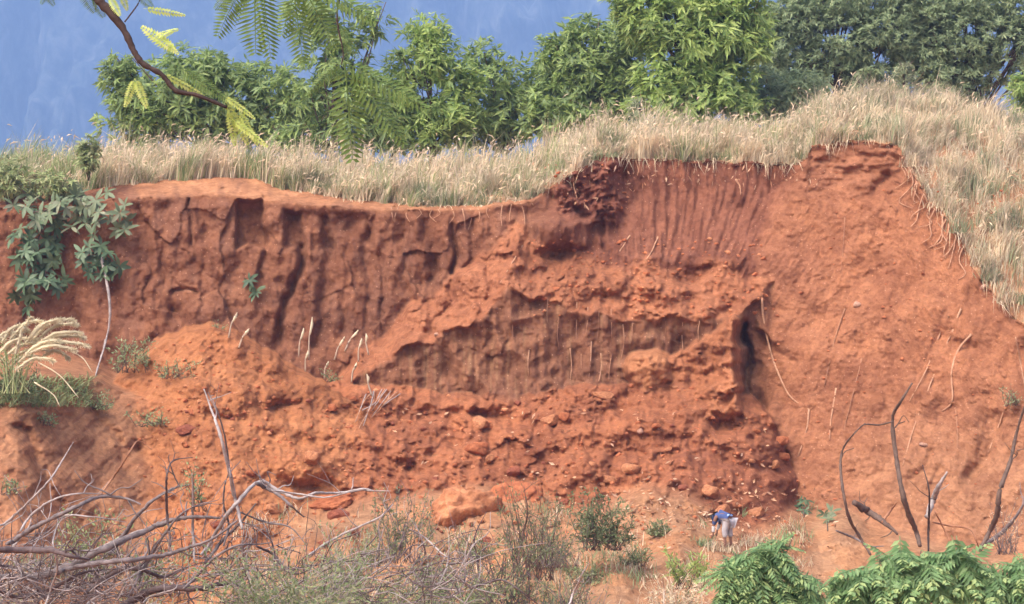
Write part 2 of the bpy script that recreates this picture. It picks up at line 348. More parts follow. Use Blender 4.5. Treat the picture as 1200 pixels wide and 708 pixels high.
for (x, y, wd, hg, dp) in [(905, 478, 14, 12, -.35), (845, 498, 26, 9, .45), (898, 548, 20, 11, .5), (560, 488, 26, 6, .35), (370, 572, 36, 10, .45), (270, 490, 34, 7, .3), (330, 478, 20, 5, .25), (820, 527, 26, 8, .3), (470, 545, 20, 8, .3), (915, 520, 13, 9, -.3), (800, 490, 44, 22, -.25), (700, 500, 40, 18, -.2), (430, 520, 40, 20, -.2), (390, 560, 30, 16, -.3), (350, 545, 32, 14, -.28)]:
    D = D + dp * np.exp(-((Uw - x) / wd) ** 2 - ((Vw - y) / hg) ** 2)
# ---- shelves of slumped earth: flat lit tops, steep fronts
for (x, y, wd, hg, am) in [(690, 452, 55, 26, .45), (560, 474, 60, 24, .4), (640, 505, 60, 26, .4), (470, 470, 40, 20, .35), (430, 505, 44, 30, .45), (540, 525, 50, 24, .4), (745, 490, 50, 26, .4), (840, 478, 40, 22, .35), (800, 520, 50, 24, .4), (880, 515, 30, 30, .4), (720, 540, 60, 26, .45), (620, 552, 60, 24, .4), (850, 560, 44, 24, .35), (330, 500, 44, 26, .35), (300, 455, 40, 26, .3), (370, 535, 50, 26, .35), (470, 560, 44, 22, .35), (240, 450, 40, 24, .25), (780, 575, 60, 22, .3), (660, 262, 34, 16, .3), (620, 310, 26, 18, .25), (560, 360, 30, 16, .2), (720, 330, 50, 16, .3), (800, 338, 40, 16, .3), (860, 300, 30, 16, .25), (760, 300, 40, 14, .25)]:
    y_ = y + fbm(U / 20, V * 0 + x, 3, 411) * 9; t_ = (V - y_) / hg
    D = D - am * np.exp(-((Uw - x) / wd) ** 2) * sstep(-.35, .12, t_) * np.exp(-np.maximum(0, t_) ** 1.6) * (1 - .5 * W['A'])
# ---- relief of each kind of ground
Ux = Uw + fbm(U / 9, V / 9, 3, 147) * 4; Vx = Vw + fbm(U / 9, V / 9, 3, 149) * 3
fl = fbm(U / 20, V / 130, 3, 61) * (.35 + .9 * sstep(-.3, .4, fbm(U / 90, V / 70, 2, 65))) * sstep(60, 180, U); fl2 = -np.abs(fbm(U / 46, V / 260, 3, 71))
blk, bid = worley(Uw / 44, Vw / 60, 9)
wallA = W['A'] * sstep(2, 14, V - te)
D = D - wallA * (fl * .08 + fl2 * .15 + (bid - .5) * .24 * sstep(100, 200, U) + fbm(U / 14, V / 20, 4, 81) * .06 + fbm(U / 40, V / 40, 3, 91) * .12)
up = U + np.maximum(0, V - 222) ** 1.35 * .10 * sstep(735, 930, U)
gr = np.abs(((up / 18.0 + 1.1 * pnoise(up / 46, V / 120, 3)) % 1) - .5) * 2
D = D - W['B'] * (sstep(735, 760, U) * (.5 + .6 * sstep(800, 880, U)) * (gr ** .7 - .6) * (.25 + .9 * ((np.sin(np.floor(up / 18.0 + 1.1 * pnoise(up / 46, V / 120, 3)) * 12.9898) * 43758.5) % 1)) * (.20 * sstep(292, 240, V + 14 * pnoise(U / 30, V / 30, 7)) * (.55 + .7 * sstep(-.4, .4, fbm(U / 40, V / 40, 3, 95)))) + fbm(up / 7, V / 40, 4, 101) * .08)
D = D - W['D'] * (fbm(U / 16, V / 110, 4, 111) * .09 + -np.abs(fbm(U / 60, V / 70, 3, 121)) * .34 + fbm(U / 24, V / 30, 4, 131) * .08 + blocks(Ux / 26, Vx / 22, 7, .2) * .10)
cl, cid = worley(Uw / 15, Vw / 10, 1); cl2, cid2 = worley(Uw / 7, Vw / 5.0, 2); cl3, cid3 = worley(Uw / 30, Vw / 17, 3)
patch = sstep(-.35, .35, fbm(U / 55, V / 34, 3, 145))
clod = blocks(Ux / 12, Vx / 10, 1, .38) * .26 * patch + blocks(Ux / 6, Vx / 5.2, 2, .4) * .10 * (.35 + .65 * patch) + blocks(Ux / 28, Vx / 22, 3, .26) * .42 * sstep(-.1, .4, fbm(U / 80, V / 50, 3, 148))
loose = np.clip(W.get('F', 0) * .3 + W['F2'] + W['C'] * .9 + W['L'] * .25 + W['M'] * .4 + W['H'] * .75 + W['G'] * .3, 0, 1)
D = D - loose * (clod * .5 + fbm(U / 46, V / 34, 5, 141) * .30 + fbm(U / 7, V / 6, 3, 151) * .04)
D = D - lump * (blocks(Ux / 14, Vx / 11, 6, .55) * .3 + fbm(U / 12, V / 12, 3, 155) * .2)
Ud = U * .8 + V * .35
D = D - W['E'] * (fbm(U / 60, V / 60, 3, 161) * .16 + blocks(Ux / 8, Vx / 6, 5, .05) * .07 + fbm(Ud / 12, V / 60, 4, 171) * .035 + fbm(U / 6, V / 5, 3, 181) * .022 )
# broken topsoil under the rim of the right block
D = D - W['E'] * sstep(250, 190, V) * (fbm(U / 24, V / 12, 4, 191) * .15)
D = D - (W['M'] + W['G']) * (fbm(U / 34, V / 26, 5, 201) * .13 + fbm((U + V) / 9, V / 30, 3, 211) * .04)
D = D - np.where(V < te, fbm(U / 25, V / 6, 3, 215) * .15, 0)
D = D - fbm(U / 4.2, V / 4.2, 2, 221) * .014
# soil colours: weathered wall, dark clay, fresh loose soil; the lower cut's brown (D) is darkened to paint in its shade
KB = np.array((.86, 1.05, 1.0))
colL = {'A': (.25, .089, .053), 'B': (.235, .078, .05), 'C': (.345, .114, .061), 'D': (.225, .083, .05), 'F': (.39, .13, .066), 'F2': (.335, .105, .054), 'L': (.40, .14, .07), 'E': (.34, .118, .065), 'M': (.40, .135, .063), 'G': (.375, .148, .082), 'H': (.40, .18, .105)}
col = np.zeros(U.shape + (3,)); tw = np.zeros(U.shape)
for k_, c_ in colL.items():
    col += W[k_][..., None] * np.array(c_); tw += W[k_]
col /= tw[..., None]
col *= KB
def tint(mask, c):
    global col
    col = col * (1 - mask[..., None]) + np.array(c) * KB * mask[..., None]
tint(sstep(6, -4, V - te) * sstep(140, 170, U) * W['A'], (.44, .17, .092))            # dry crumbled edge
tint(.4 * lump, (.22, .062, .048))
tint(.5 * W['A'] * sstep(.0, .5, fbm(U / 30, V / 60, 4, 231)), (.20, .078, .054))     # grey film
tint(.55 * W['E'] * sstep(245, 200, V + fbm(U / 20, V / 20, 3, 235) * 22), (.32, .115, .068))   # root-bound topsoil
tint(.28 * W['D'] * sstep(.25, .6, fbm(U / 6, V / 120, 3, 241)), (.38, .19, .105))     # washed tan streaks
tint(.4 * W['D'] * sstep(.1, .6, fbm(U / 22, V / 40, 3, 251)), (.26, .095, .06))
tint(.6 * W['E'] * sstep(420, 600, V) * sstep(930, 1060, U), (.39, .168, .098))
tint(.5 * W['F2'] * sstep(.05, .6, fbm(U / 60, V / 30, 4, 261)), (.25, .075, .042))
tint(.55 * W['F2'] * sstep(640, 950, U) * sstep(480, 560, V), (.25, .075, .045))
tint(.4 * (W['M'] + W['G']) * sstep(.1, .6, fbm(U / 50, V / 35, 4, 271)), (.38, .125, .064))
tint(.6 * W['H'] * sstep(-.1, .4, fbm(U / 70, V / 24, 4, 281)), (.44, .17, .085))
PT = P(U, V, D)
ii = np.arange((NV - 1) * NU).reshape(NV - 1, NU)[:, :-1].ravel()
quad = np.stack([ii, ii + NU, ii + NU + 1, ii + 1], 1)
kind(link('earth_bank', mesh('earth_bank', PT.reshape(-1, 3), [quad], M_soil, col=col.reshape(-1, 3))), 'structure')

def depth(u, v):
    u = np.asarray(u, float); v = np.asarray(v, float)
    x = np.clip(np.interp(u, u1, np.arange(NU)), 0, NU - 1.001); r = np.interp(u, u1, rim)
    y = np.clip((v - r) / (VB - r) * (NV - 1), 0, NV - 1.001)
    a = x.astype(int); b = y.astype(int); fx = x - a; fy = y - b
    return (D[b, a] * (1 - fx) + D[b, a + 1] * fx) * (1 - fy) + (D[b + 1, a] * (1 - fx) + D[b + 1, a + 1] * fx) * fy
def on(u, v, off=0.0): return P(u, v, depth(u, v) - off)

# ---- the plateau behind the rim and the grassy shoulder at right
vback = PL([(-80, 205), (0, 203), (150, 192), (400, 205), (600, 200), (660, 180), (700, 165), (900, 168), (960, 145), (1010, 128), (1100, 125), (1200, 150), (1280, 160)])(u1)
NP = 60; sp = np.linspace(0, 1, NP)[:, None]
d0 = D[0][None]; d1 = np.full(NU, 67.0)[None]
dP = d0 + (d1 - d0) * sp; pz0 = PT[0][:, 2][None]; pz1 = CZ + (354 - vback)[None] / FPX * 67
zP = pz0 + (pz1 - pz0) * np.sin(sp * math.pi / 2) ** 0.9 + fbm(np.repeat(u1[None], NP, 0) / 30, sp * 8 + 0 * u1[None], 3, 301) * .10 * np.minimum(1, sp * 6)
xP = PT[0][:, 0][None] * (dP / d0); yP = dP + 0 * xP
PP = np.stack([xP, yP, zP], -1)
# then back to the far fields
back = [np.stack([PP[-1][:, 0] * f, PP[-1][:, 1] * f, PP[-1][:, 2] * 0 + z], -1) for f, z in ((1.25, CZ + 3.3), (1.8, CZ + 3), (3, CZ - 4))]
PPf = np.concatenate([PP, np.stack(back)]); n_ = PPf.shape[0]
ii = np.arange((n_ - 1) * NU).reshape(n_ - 1, NU)[:, :-1].ravel()
kind(link('plateau_ground', mesh('plateau_ground', PPf.reshape(-1, 3), [np.stack([ii, ii + 1, ii + NU + 1, ii + NU], 1)], soil_mat('plateau_soil', False, (.4, .22, .12)))), 'structure')
def plat(iu, s):
    """point on the plateau: photo column iu (array), s 0 rim .. 1 back"""
    x = np.clip(np.interp(iu, u1, np.arange(NU)), 0, NU - 1).astype(int); y = s * (NP - 1); b = np.clip(y.astype(int), 0, NP - 2); f = (y - b)[:, None]
    return PP[b, x] * (1 - f) + PP[b + 1, x] * f
# ---- near ground, far plain, mountain
def gz(d): return CZ - 1.5 - .088 * d
gx, gy = np.meshgrid(np.linspace(-60, 60, 120), np.linspace(-12, 47, 80)); gzv = gz(gy) + fbm(gx / 3, gy / 3, 4, 311) * .12
ii = np.arange(79 * 120).reshape(79, 120)[:, :-1].ravel()
kind(link('near_ground', mesh('near_ground', np.stack([gx, gy, gzv], -1).reshape(-1, 3), [np.stack([ii, ii + 1, ii + 121, ii + 120], 1)], soil_mat('near_soil', False, (.45, .2, .1)))), 'structure')
mf, tt, bb = mat_base('far_field'); tcn = nd(tt, 'ShaderNodeTexCoord'); tt.links.new(ramp(tt, noise_n(tt, .02, 5, .6, tcn.outputs['Object']), [(.35, (.06, .08, .035)), (.65, (.2, .15, .08))]), bb.inputs['Base Color'])
kind(link('far_plain', mesh('far_plain', [(-6000, -300, CZ - 9), (6000, -300, CZ - 9), (6000, 7000, CZ - 9), (-6000, 7000, CZ - 9)], [[(0, 1, 2, 3)]], mf)), 'structure')
mx, my = np.meshgrid(np.linspace(-1500, 1500, 260), np.linspace(0, 1, 120))
ravine = -np.abs(fbm(mx / 70, my * 1.6, 5, 321)) * 130 + fbm(mx / 30, my * 9, 4, 331) * 16
mz = -12 + my * 430 + fbm(mx / 400, my * 0, 3, 341) * 50 * my + ravine * .35 * np.sin(my * math.pi * .9)
ydist = 2300 + my * 520 + ravine * -1.0 * np.sin(my * math.pi * .95)
mm, tt, bb = mat_base('mountain_forest'); tcn = nd(tt, 'ShaderNodeTexCoord'); mp = nd(tt, 'ShaderNodeMapping'); mp.inputs['Scale'].default_value = (1, .5, .42); tt.links.new(tcn.outputs['Object'], mp.inputs[0])
tt.links.new(ramp(tt, noise_n(tt, .08, 9, .72, mp.outputs[0], .6), [(.40, (.01, .02, .03)), (.50, (.06, .08, .08)), (.64, (.17, .18, .18))]), bb.inputs['Base Color'])
ii = np.arange(119 * 260).reshape(119, 260)[:, :-1].ravel()
kind(link('mountain', mesh('mountain', np.stack([mx, ydist, mz], -1).reshape(-1, 3), [np.stack([ii, ii + 1, ii + 261, ii + 260], 1)], mm)), 'structure')

# ---- the blue air
hz = bpy.data.materials.new('haze_air'); hz.use_nodes = True; t = hz.node_tree; t.nodes.remove(t.nodes['Principled BSDF'])
pv = nd(t, 'ShaderNodeVolumePrincipled'); pv.inputs['Color'].default_value = (.215, .35, .63, 1); pv.inputs['Density'].default_value = .00062; pv.inputs['Anisotropy'].default_value = 0
t.links.new(pv.outputs[0], t.nodes['Material Output'].inputs['Volume'])
X0, X1, Y0, Y1, Z0, Z1 = -7000, 7000, -500, 8000, CZ - 12, 480
hv = [(x, y, z) for x in (X0, X1) for y in (Y0, Y1) for z in (Z0, Z1)]
HAZE = kind(link('haze', mesh('haze', hv, [[(0, 1, 3, 2), (4, 6, 7, 5), (0, 4, 5, 1), (2, 3, 7, 6), (0, 2, 6, 4), (1, 5, 7, 3)]], hz, smooth=False)), 'stuff')
# ================================================================== SMALL THINGS ON THE SOIL
def ico(sub=2):
    import bmesh
    bm = bmesh.new(); bmesh.ops.create_icosphere(bm, subdivisions=sub, radius=1)
    V = np.array([v.co[:] for v in bm.verts]); F = np.array([[v.index for v in f.verts] for f in bm.faces]); bm.free(); return V, F
ICO3, ICO2, ICO1 = ico(5), ico(3), ico(2)
def lump_mesh(name, seed, m, sub=ICO2, flat=.9, ang=.35, soft=False):
    V, F = sub; r2 = np.random.default_rng(seed); V = V.copy()
    for _ in range(9):                                   # broken faces
        n = norm(r2.normal(0, 1, 3)); d = r2.uniform(.55, .9); h = V @ n - d; V = V - np.maximum(0, h)[:, None] * n * .9
    V = V * (1 + ang * fbm(V[:, 0] * 1.3 + seed, V[:, 1] * 1.3 + V[:, 2], 3, seed)[:, None] * .5)
    if soft:
        V = V * (1 + .10 * fbm(V[:, 0] * 4 + seed, V[:, 1] * 4 + V[:, 2] * 4, 4, seed) + .05 * fbm(V[:, 0] * 14, V[:, 2] * 14 + V[:, 1] * 9, 3, seed))[:, None]
    V[:, 2] *= flat
    return mesh(name, V, [F], m, smooth=soft)
CLODS = [lump_mesh('dirt_clod', i, [M_clod, M_pale, M_dark][i % 3]) for i in range(6)]
def put_lump(name, me, u, v, size_px, sx=1, sy=1, rz=0, sink=.25):
    d = float(depth(u, v)); s = size_px * d / FPX / 2; p = P(u, v, d)
    o = link(name, me, loc=tuple(p - np.array([0, s * (.3 if size_px < 40 else -.35), s * sink * .2]))); o.scale = (s * sx, s, s * sy); o.rotation_euler = (random.uniform(-.3, .3), random.uniform(-.3, .3), rz); return o
b = put_lump('boulder', lump_mesh('boulder', 31, M_pale, ICO3, .9, .3, True), 540, 604, 92, 1.05, .95, .3); tag(b, 'big pale orange block of earth beside the grey-green bush on the pit floor', 'boulder')
b = put_lump('boulder', lump_mesh('boulder', 32, M_clod, ICO3, .8, .3, True), 606, 584, 66, 1.1, .7, 1.3); tag(b, 'low orange block of earth just right of the big pale block', 'boulder')
b = put_lump('boulder', lump_mesh('boulder', 35, M_clod, ICO3, .8, .3, True), 385, 590, 50, 1.4, .7, .8); tag(b, 'reddish block of earth at the foot of the talus beyond the brush pile tips', 'boulder')
b = put_lump('stone', lump_mesh('stone', 33, M_stone, ICO1, .9, .3), 1004, 357, 11, 1, .9); tag(b, 'round pale stone stuck alone in the upper middle of the smooth red slope', 'stone')
b = put_lump('stone', lump_mesh('stone', 34, M_stone, ICO1, .9, .3), 512, 392, 8, 1, .8); tag(b, 'small whitish stone on the thin end of the slump ledge', 'stone')
b = put_lump('stone', lump_mesh('stone', 36, M_stone, ICO1, .9, .3), 1152, 336, 9, 1, .8); tag(b, 'small pale stone at the grass edge of the right slope', 'stone')
b = put_lump('stone', lump_mesh('stone', 37, M_stone, ICO1, .9, .3), 1082, 521, 10, 1.1, .6); tag(b, 'flat pale stone on the lower right slope between the bare sticks', 'stone')
b = put_lump('stone', lump_mesh('stone', 38, M_stone, ICO1, .9, .3), 751, 505, 9, 1, .8); tag(b, 'small whitish stone in the middle of the crumbled talus', 'stone')
# clods: the 150 largest as things, the crumbs as one mass
n = 0; r3 = np.random.default_rng(12)
while n < 96:
    u = r3.uniform(190, 960); v = r3.uniform(440, 640)
    if not (float(tf0(u)) + 4 < v): continue
    if u > 880 and v < 500: continue
    sz = 6 + 18 * r3.random() ** 2.4
    o = put_lump('dirt_clod', CLODS[n % 6], u, v, sz, r3.uniform(.9, 1.5), r3.uniform(.6, .95), r3.uniform(0, 6))
    col_ = ['orange', 'pale orange', 'dark red'][(n % 6) % 3]; size_ = 'large' if sz > 15 else 'middling' if sz > 10 else 'small'
    area = ('on the left talus behind the brush pile' if u < 430 else 'on the talus below the left end of the lower cut' if u < 620 else 'on the talus below the middle of the lower cut' if u < 780 else 'on the dark talus left of the smooth slope') if v < 545 else ('beside the pale block of earth' if u < 640 else 'near the round dark green bush' if u < 790 else 'among the leaf litter behind the stooping person')
    tag(o, f'{size_} {col_} clod {area}', 'clod', f'{size_} {col_} clods {area}'); n += 1
acc = Acc()
def crumbs(nn, u0, u2, v0, v2, s0, s1, cond=None):
    V, F = ico(1); k = 0
    u = r3.uniform(u0, u2, nn); v = r3.uniform(v0, v2, nn)
    ok = np.ones(nn, bool) if cond is None else cond(u, v); u, v = u[ok], v[ok]; p = on(u, v, .01); d = depth(u, v)
    for q, dd in zip(p, d):
        s = (s0 + (s1 - s0) * r3.random() ** 3) * dd / FPX / 2
        acc.add(V * (r3.uniform(.6, 1.3, (len(V), 1)) * s) * np.array([1.2, 1, .75]) + q, [F], 0 if r3.random() < .8 else 1)
crumbs(800, 180, 950, 445, 660, 2.2, 7, lambda u, v: v > tf0(u) + 4)
crumbs(200, 620, 900, 280, 372, 2.5, 8); crumbs(40, 650, 740, 190, 245, 2, 5); crumbs(120, 900, 1180, 180, 620, 2, 5); crumbs(300, 150, 420, 395, 560, 2, 6, lambda u, v: v > tm0(u) + 5)
kind(link('soil_crumbs', acc.build('soil_crumbs', [M_clod, M_pale], smooth=False)), 'stuff')
# dry leaves, chips and bits of root over the lower talus
acc = Acc(); nn = 900; u = np.concatenate([r3.normal(800, 95, 620), r3.uniform(420, 900, nn - 620)]); v = np.concatenate([r3.normal(605, 24, 620), r3.uniform(480, 700, nn - 620)]); k_ = (u < 1000) & (v < 735) & (v > 470); u, v = u[k_], v[k_]
p = on(u, v, .02); T = norm(r3.normal(0, 1, p.shape) * [1, .6, .5]); N = norm(r3.normal(0, .5, p.shape) + [0, -.6, .8]); Vv, F = leaves(p, T, N, r3.uniform(.06, .17, len(p)), r3.uniform(.03, .07, len(p)), .1); acc.add(Vv, F)
u = r3.uniform(620, 960, 110); v = np.where(u < 748, r3.uniform(188, 240, 110), 192 + r3.uniform(0, 24, 110)); p = on(u, v, .04); Vv, F = leaves(p, norm(r3.normal(0, .5, p.shape) + [0, 0, -.8]), norm(r3.normal(0, .4, p.shape) + [0, -1, .3]), r3.uniform(.05, .2, 110), r3.uniform(.02, .05, 110), .1); acc.add(Vv, F)
kind(link('leaf_litter', acc.build('leaf_litter', M_litter, smooth=False)), 'stuff')

# ------------------------------------------------------------------ roots on the cut faces
ORD = ['first', 'second', 'third', 'fourth', 'fifth', 'sixth', 'seventh', 'eighth', 'ninth', 'tenth', 'eleventh', 'twelfth', 'thirteenth', 'fourteenth', 'fifteenth', 'sixteenth', 'seventeenth', 'eighteenth']
def on_path(pts, off): return np.array([on(a, b_, off) for a, b_ in pts])
def root(pts, r, label, m=M_root, grp='roots bared by the cut', off=.016):
    p = on_path(pts, off); a = tube(p - p[0], r, 5, 5, .12, .5)
    tag(link('hanging_root', mesh('hanging_root', a[0], a[1], m), loc=tuple(p[0])), label, 'root', grp)
root([(893, 349), (895, 375), (905, 418), (924, 462), (948, 480)], .032, 'long pale root snaking down beside the dark crack on the right slope')
root([(948, 480), (945, 505), (935, 535)], .025, 'short pale root below the bend of the long snaking root')
root([(1112, 370), (1100, 395), (1086, 432), (1066, 470)], .024, 'left one of two long parallel roots on the right slope')
root([(1126, 362), (1112, 398), (1092, 446), (1072, 498), (1058, 545)], .026, 'right one of two long parallel roots on the right slope')
root([(1138, 392), (1122, 412), (1115, 438), (1116, 470), (1104, 482)], .03, 'forked pale root under the overhang at the right edge of the slope')
root([(990, 362), (979, 395), (972, 425), (966, 452)], .02, 'thin root below the round pale stone on the smooth slope', M_rootd)
root([(980, 455), (974, 490), (972, 515)], .026, 'short thick pale root low on the smooth slope')
root([(1010, 420), (1000, 460), (990, 500), (985, 530)], .016, 'faint thread-like root left of the tallest bare stick', M_rootd)
root([(1120, 480), (1122, 520), (1116, 560)], .016, 'faint thread-like root right of the tallest bare stick', M_rootd)
root([(1180, 470), (1170, 500), (1158, 530)], .022, 'pale root across the dark hollow at the right edge')
root([(990, 255), (988, 290), (985, 320)], .012, 'hair-thin root high on the smooth slope', M_rootd)
for i, (a, b0, b1) in enumerate(sorted([(668, 408, 444), (681, 415, 446), (693, 400, 443), (704, 414, 447), (716, 420, 446), (642, 350, 378), (676, 354, 398), (689, 360, 392), (702, 364, 402), (716, 362, 396), (741, 372, 412), (730, 380, 420), (655, 372, 410), (620, 410, 440), (600, 372, 420), (780, 376, 402), (800, 378, 410), (820, 376, 398)])):
    root([(a, b0), (a - 2 + 4 * r3.random(), (b0 + b1) / 2), (a - 3 + 5 * r3.random(), b1)], .013 if b0 > 399 else .010, ORD[i] + ' from the left of the pale straight roots on the lower cut', M_root if i % 3 else M_rootd, 'straight roots on the lower cut')
for pts, lab in [([(738, 276), (728, 292), (716, 310)], 'left one of two slanting roots at the foot of the grooved wall'), ([(771, 278), (764, 294), (756, 306)], 'right one of two slanting roots at the foot of the grooved wall'), ([(612, 288), (600, 308), (586, 332)], 'slanting root left of the crumbled ledge'), ([(674, 192), (672, 214), (676, 232)], 'white root over the dark clay corner of the wall'), ([(745, 188), (748, 198), (747, 206)], 'short white root at the rim of the grooved wall'), ([(862, 210), (867, 218), (868, 228)], 'white forked root near the top of the grooved wall')]:
    root(pts, .022, lab)
for i in range(16):                                       # tangle at the grass edge of the right block
    a = 1058 + 4.6 * i + r3.uniform(-3, 3); b_ = rim0(a) + 2; L = r3.uniform(22, 46)
    root([(a, b_), (a - 4 + r3.uniform(-4, 8), b_ + L * .4), (a + r3.uniform(-14, 6), b_ + L * .8), (a + r3.uniform(-18, 8), b_ + L)], .018, ORD[i] + ' root from the left in the tangle under the right grass edge', M_root, 'root tangle under the right grass edge', .06)
for i in range(14):
    a = 455 + 12 * i + r3.uniform(-4, 4); b_ = rim0(a) + 4; L = r3.uniform(10, 26)
    root([(a, b_), (a + r3.uniform(-4, 4), b_ + L * .5), (a + r3.uniform(-6, 6), b_ + L)], .012, ORD[i] + ' from the left of the grass roots dangling over the wall rim', M_root, 'grass roots over the left rim', .06)
# bleached root mat on the talus
p0 = on(447, 468, .05); t_ = thing('root_mat', tuple(p0), 'bleached tangle of roots draped over a clod on the talus crest', 'root mat', None)
for i in range(11):
    q = np.array([on(430 + 38 * i / 10 + r3.uniform(-3, 3), 462 - 6 * math.sin(i / 10 * 3.1), .12), on(424 + 34 * i / 10 + r3.uniform(-5, 5), 472, .16), on(418 + 28 * i / 10 + r3.uniform(-6, 6), 480 + r3.uniform(0, 12) + (12 if i < 4 else 0), .08)]) - p0
    a = tube(q, .015, 4, 4, .2, .6); link('strand', mesh('strand', a[0], a[1], M_root if i % 2 else M_deadp), t_)

# ================================================================== GRASS ON THE PLATEAU
def grass(name, nb, usamp, ssamp, h0, h1, w, mats, heads=0, lean=.6):
    acc = Acc(); u = usamp(nb); s = ssamp(nb); B = plat(u, s) - [0, 0, .05]
    tuft = np.clip(.62 + .8 * fbm(B[:, 0] / .8, B[:, 1] / .7, 3, 501) + .3 * fbm(B[:, 0] / 3.5, B[:, 1] / 3, 2, 507), .10, 1.6)
    H = (h0 + (h1 - h0) * rng.random(nb)) * tuft; H = np.where(rng.random(nb) < .015, H + rng.uniform(.2, .55, nb), H); a = 7 * fbm(B[:, 0] / 1.1, B[:, 1] / 1.1, 2, 521) + rng.normal(0, .9, nb); l = (.15 + rng.random(nb)) * lean * H * (.5 + 1.2 * sstep(-.2, .5, fbm(B[:, 0] / .7, B[:, 1] / .7, 2, 523)))
    ln = np.stack([np.cos(a) * l + .16 * H, np.sin(a) * l, 0 * a], 1)
    mi = (rng.random(nb) < np.clip(mats[2](u, s) + .8 * fbm(B[:, 0] / .8, B[:, 1] / .8, 3, 511), 0, 1)).astype(int)
    for k in (0, 1):
        m = mi == k
        if m.sum():
            Vv, F, tip = blades(B[m], H[m], ln[m], w * rng.uniform(.6, 1.4, m.sum())); acc.add(Vv, F, k)
            if k == 0: tips = tip
    if heads:
        pick = rng.choice(len(tips), heads, replace=False); tp = tips[pick]; T = norm(np.stack([rng.normal(.4, .4, heads), rng.normal(0, .4, heads), rng.normal(.8, .45, heads)], 1))
        Lh = rng.uniform(.12, .30, heads); N = norm(rng.normal(0, 1, (heads, 3)))
        for k in range(2):
            Vv, F = leaves(tp - T * Lh[:, None] * .2, T, N, Lh, np.full(heads, .034) * rng.uniform(.7, 1.4, heads), .35); acc.add(Vv, F, 2); N = np.cross(T, N)
    return kind(link(name, acc.build(name, [mats[0], mats[1], M_head], smooth=False)), 'stuff')
green_l = lambda u, s: .62 * sstep(130, 20, u) + .18 + .1 * sstep(400, 600, u) * sstep(720, 620, u) * (s < .3)
def s_rim(n): return np.clip(rng.random(n) ** 1.6, 0, 1)
def keep_rim(n):                                          # bare dry soil strip between u 150 and 330 keeps the grass back
    return np.clip(rng.random(n) ** 1.5, 0, 1)
grass('dry_grass', 76000, lambda n: np.where(rng.random(n) < .84, rng.uniform(-75, 1000, n), rng.uniform(-600, -75, n)), keep_rim, .38, 1.0, .017, (M_straw, M_gweed, green_l), 5200)
grass('slope_grass', 60000, lambda n: np.where(rng.random(n) < .78, 1275 - 345 * rng.random(n) ** .8, rng.uniform(1275, 1840, n)), lambda n: rng.random(n), .3, .8, .017, (M_straw, M_grey, lambda u, s: .22 + 0 * u), 1500, .7)
# short grey-green turf along the rim, hanging over it
grass('rim_turf', 26000, lambda n: rng.uniform(330, 960, n), lambda n: rng.random(n) * .22, .15, .62, .018, (M_straw, M_grey, lambda u, s: .55 - .3 * sstep(640, 720, u)), 0, 1.1)

# tufts on the edge, leaning out over the cut
def tufts(n, ua, ub, grp, lab, hmax):
    for i in range(n):
        u = ua + (ub - ua) * (i + rng.uniform(.1, .9)) / n; b0 = plat(np.array([u]), np.array([rng.uniform(.0, .05)]))[0] - [0, .05, .04]; k = int(rng.integers(45, 90)); hh = hmax * rng.uniform(.5, 1.1)
        B = rng.normal(0, 1, (k, 3)) * [.16, .08, .01]; l = rng.normal(0, .5, (k, 3)) * hh * [.8, .5, 0] + [.06, -.22 * hh, 0]; H = hh * rng.uniform(.4, 1, k)
        a = Acc(); a.add(*blades(B, H, l, np.full(k, .02))[:2], int(rng.random() < .45)); q = max(3, k // 5)
        a.add(*blades(B[:q] + [0, -.06, .02], np.full(q, .05), np.stack([rng.normal(0, .12, q), -rng.uniform(.1, .3, q), -rng.uniform(.1, .4, q)], 1), np.full(q, .018))[:2], 0)
        o = link('grass_tuft', a.build('grass_tuft', [M_straw, M_grey], False), loc=tuple(b0)); tag(o, ORD[i] + ' from the left of the ' + lab, 'grass tuft', grp)
tufts(18, 335, 640, 'grass tufts on the rim of the left wall', 'grass tufts leaning over the left wall rim', .5)
tufts(14, 640, 945, 'grass tufts on the rim of the grooved wall', 'grass tufts leaning over the grooved wall', .38)
tufts(16, 960, 1200, 'grass tufts along the edge of the right slope', 'grass tufts along the edge of the smooth right slope', .55)

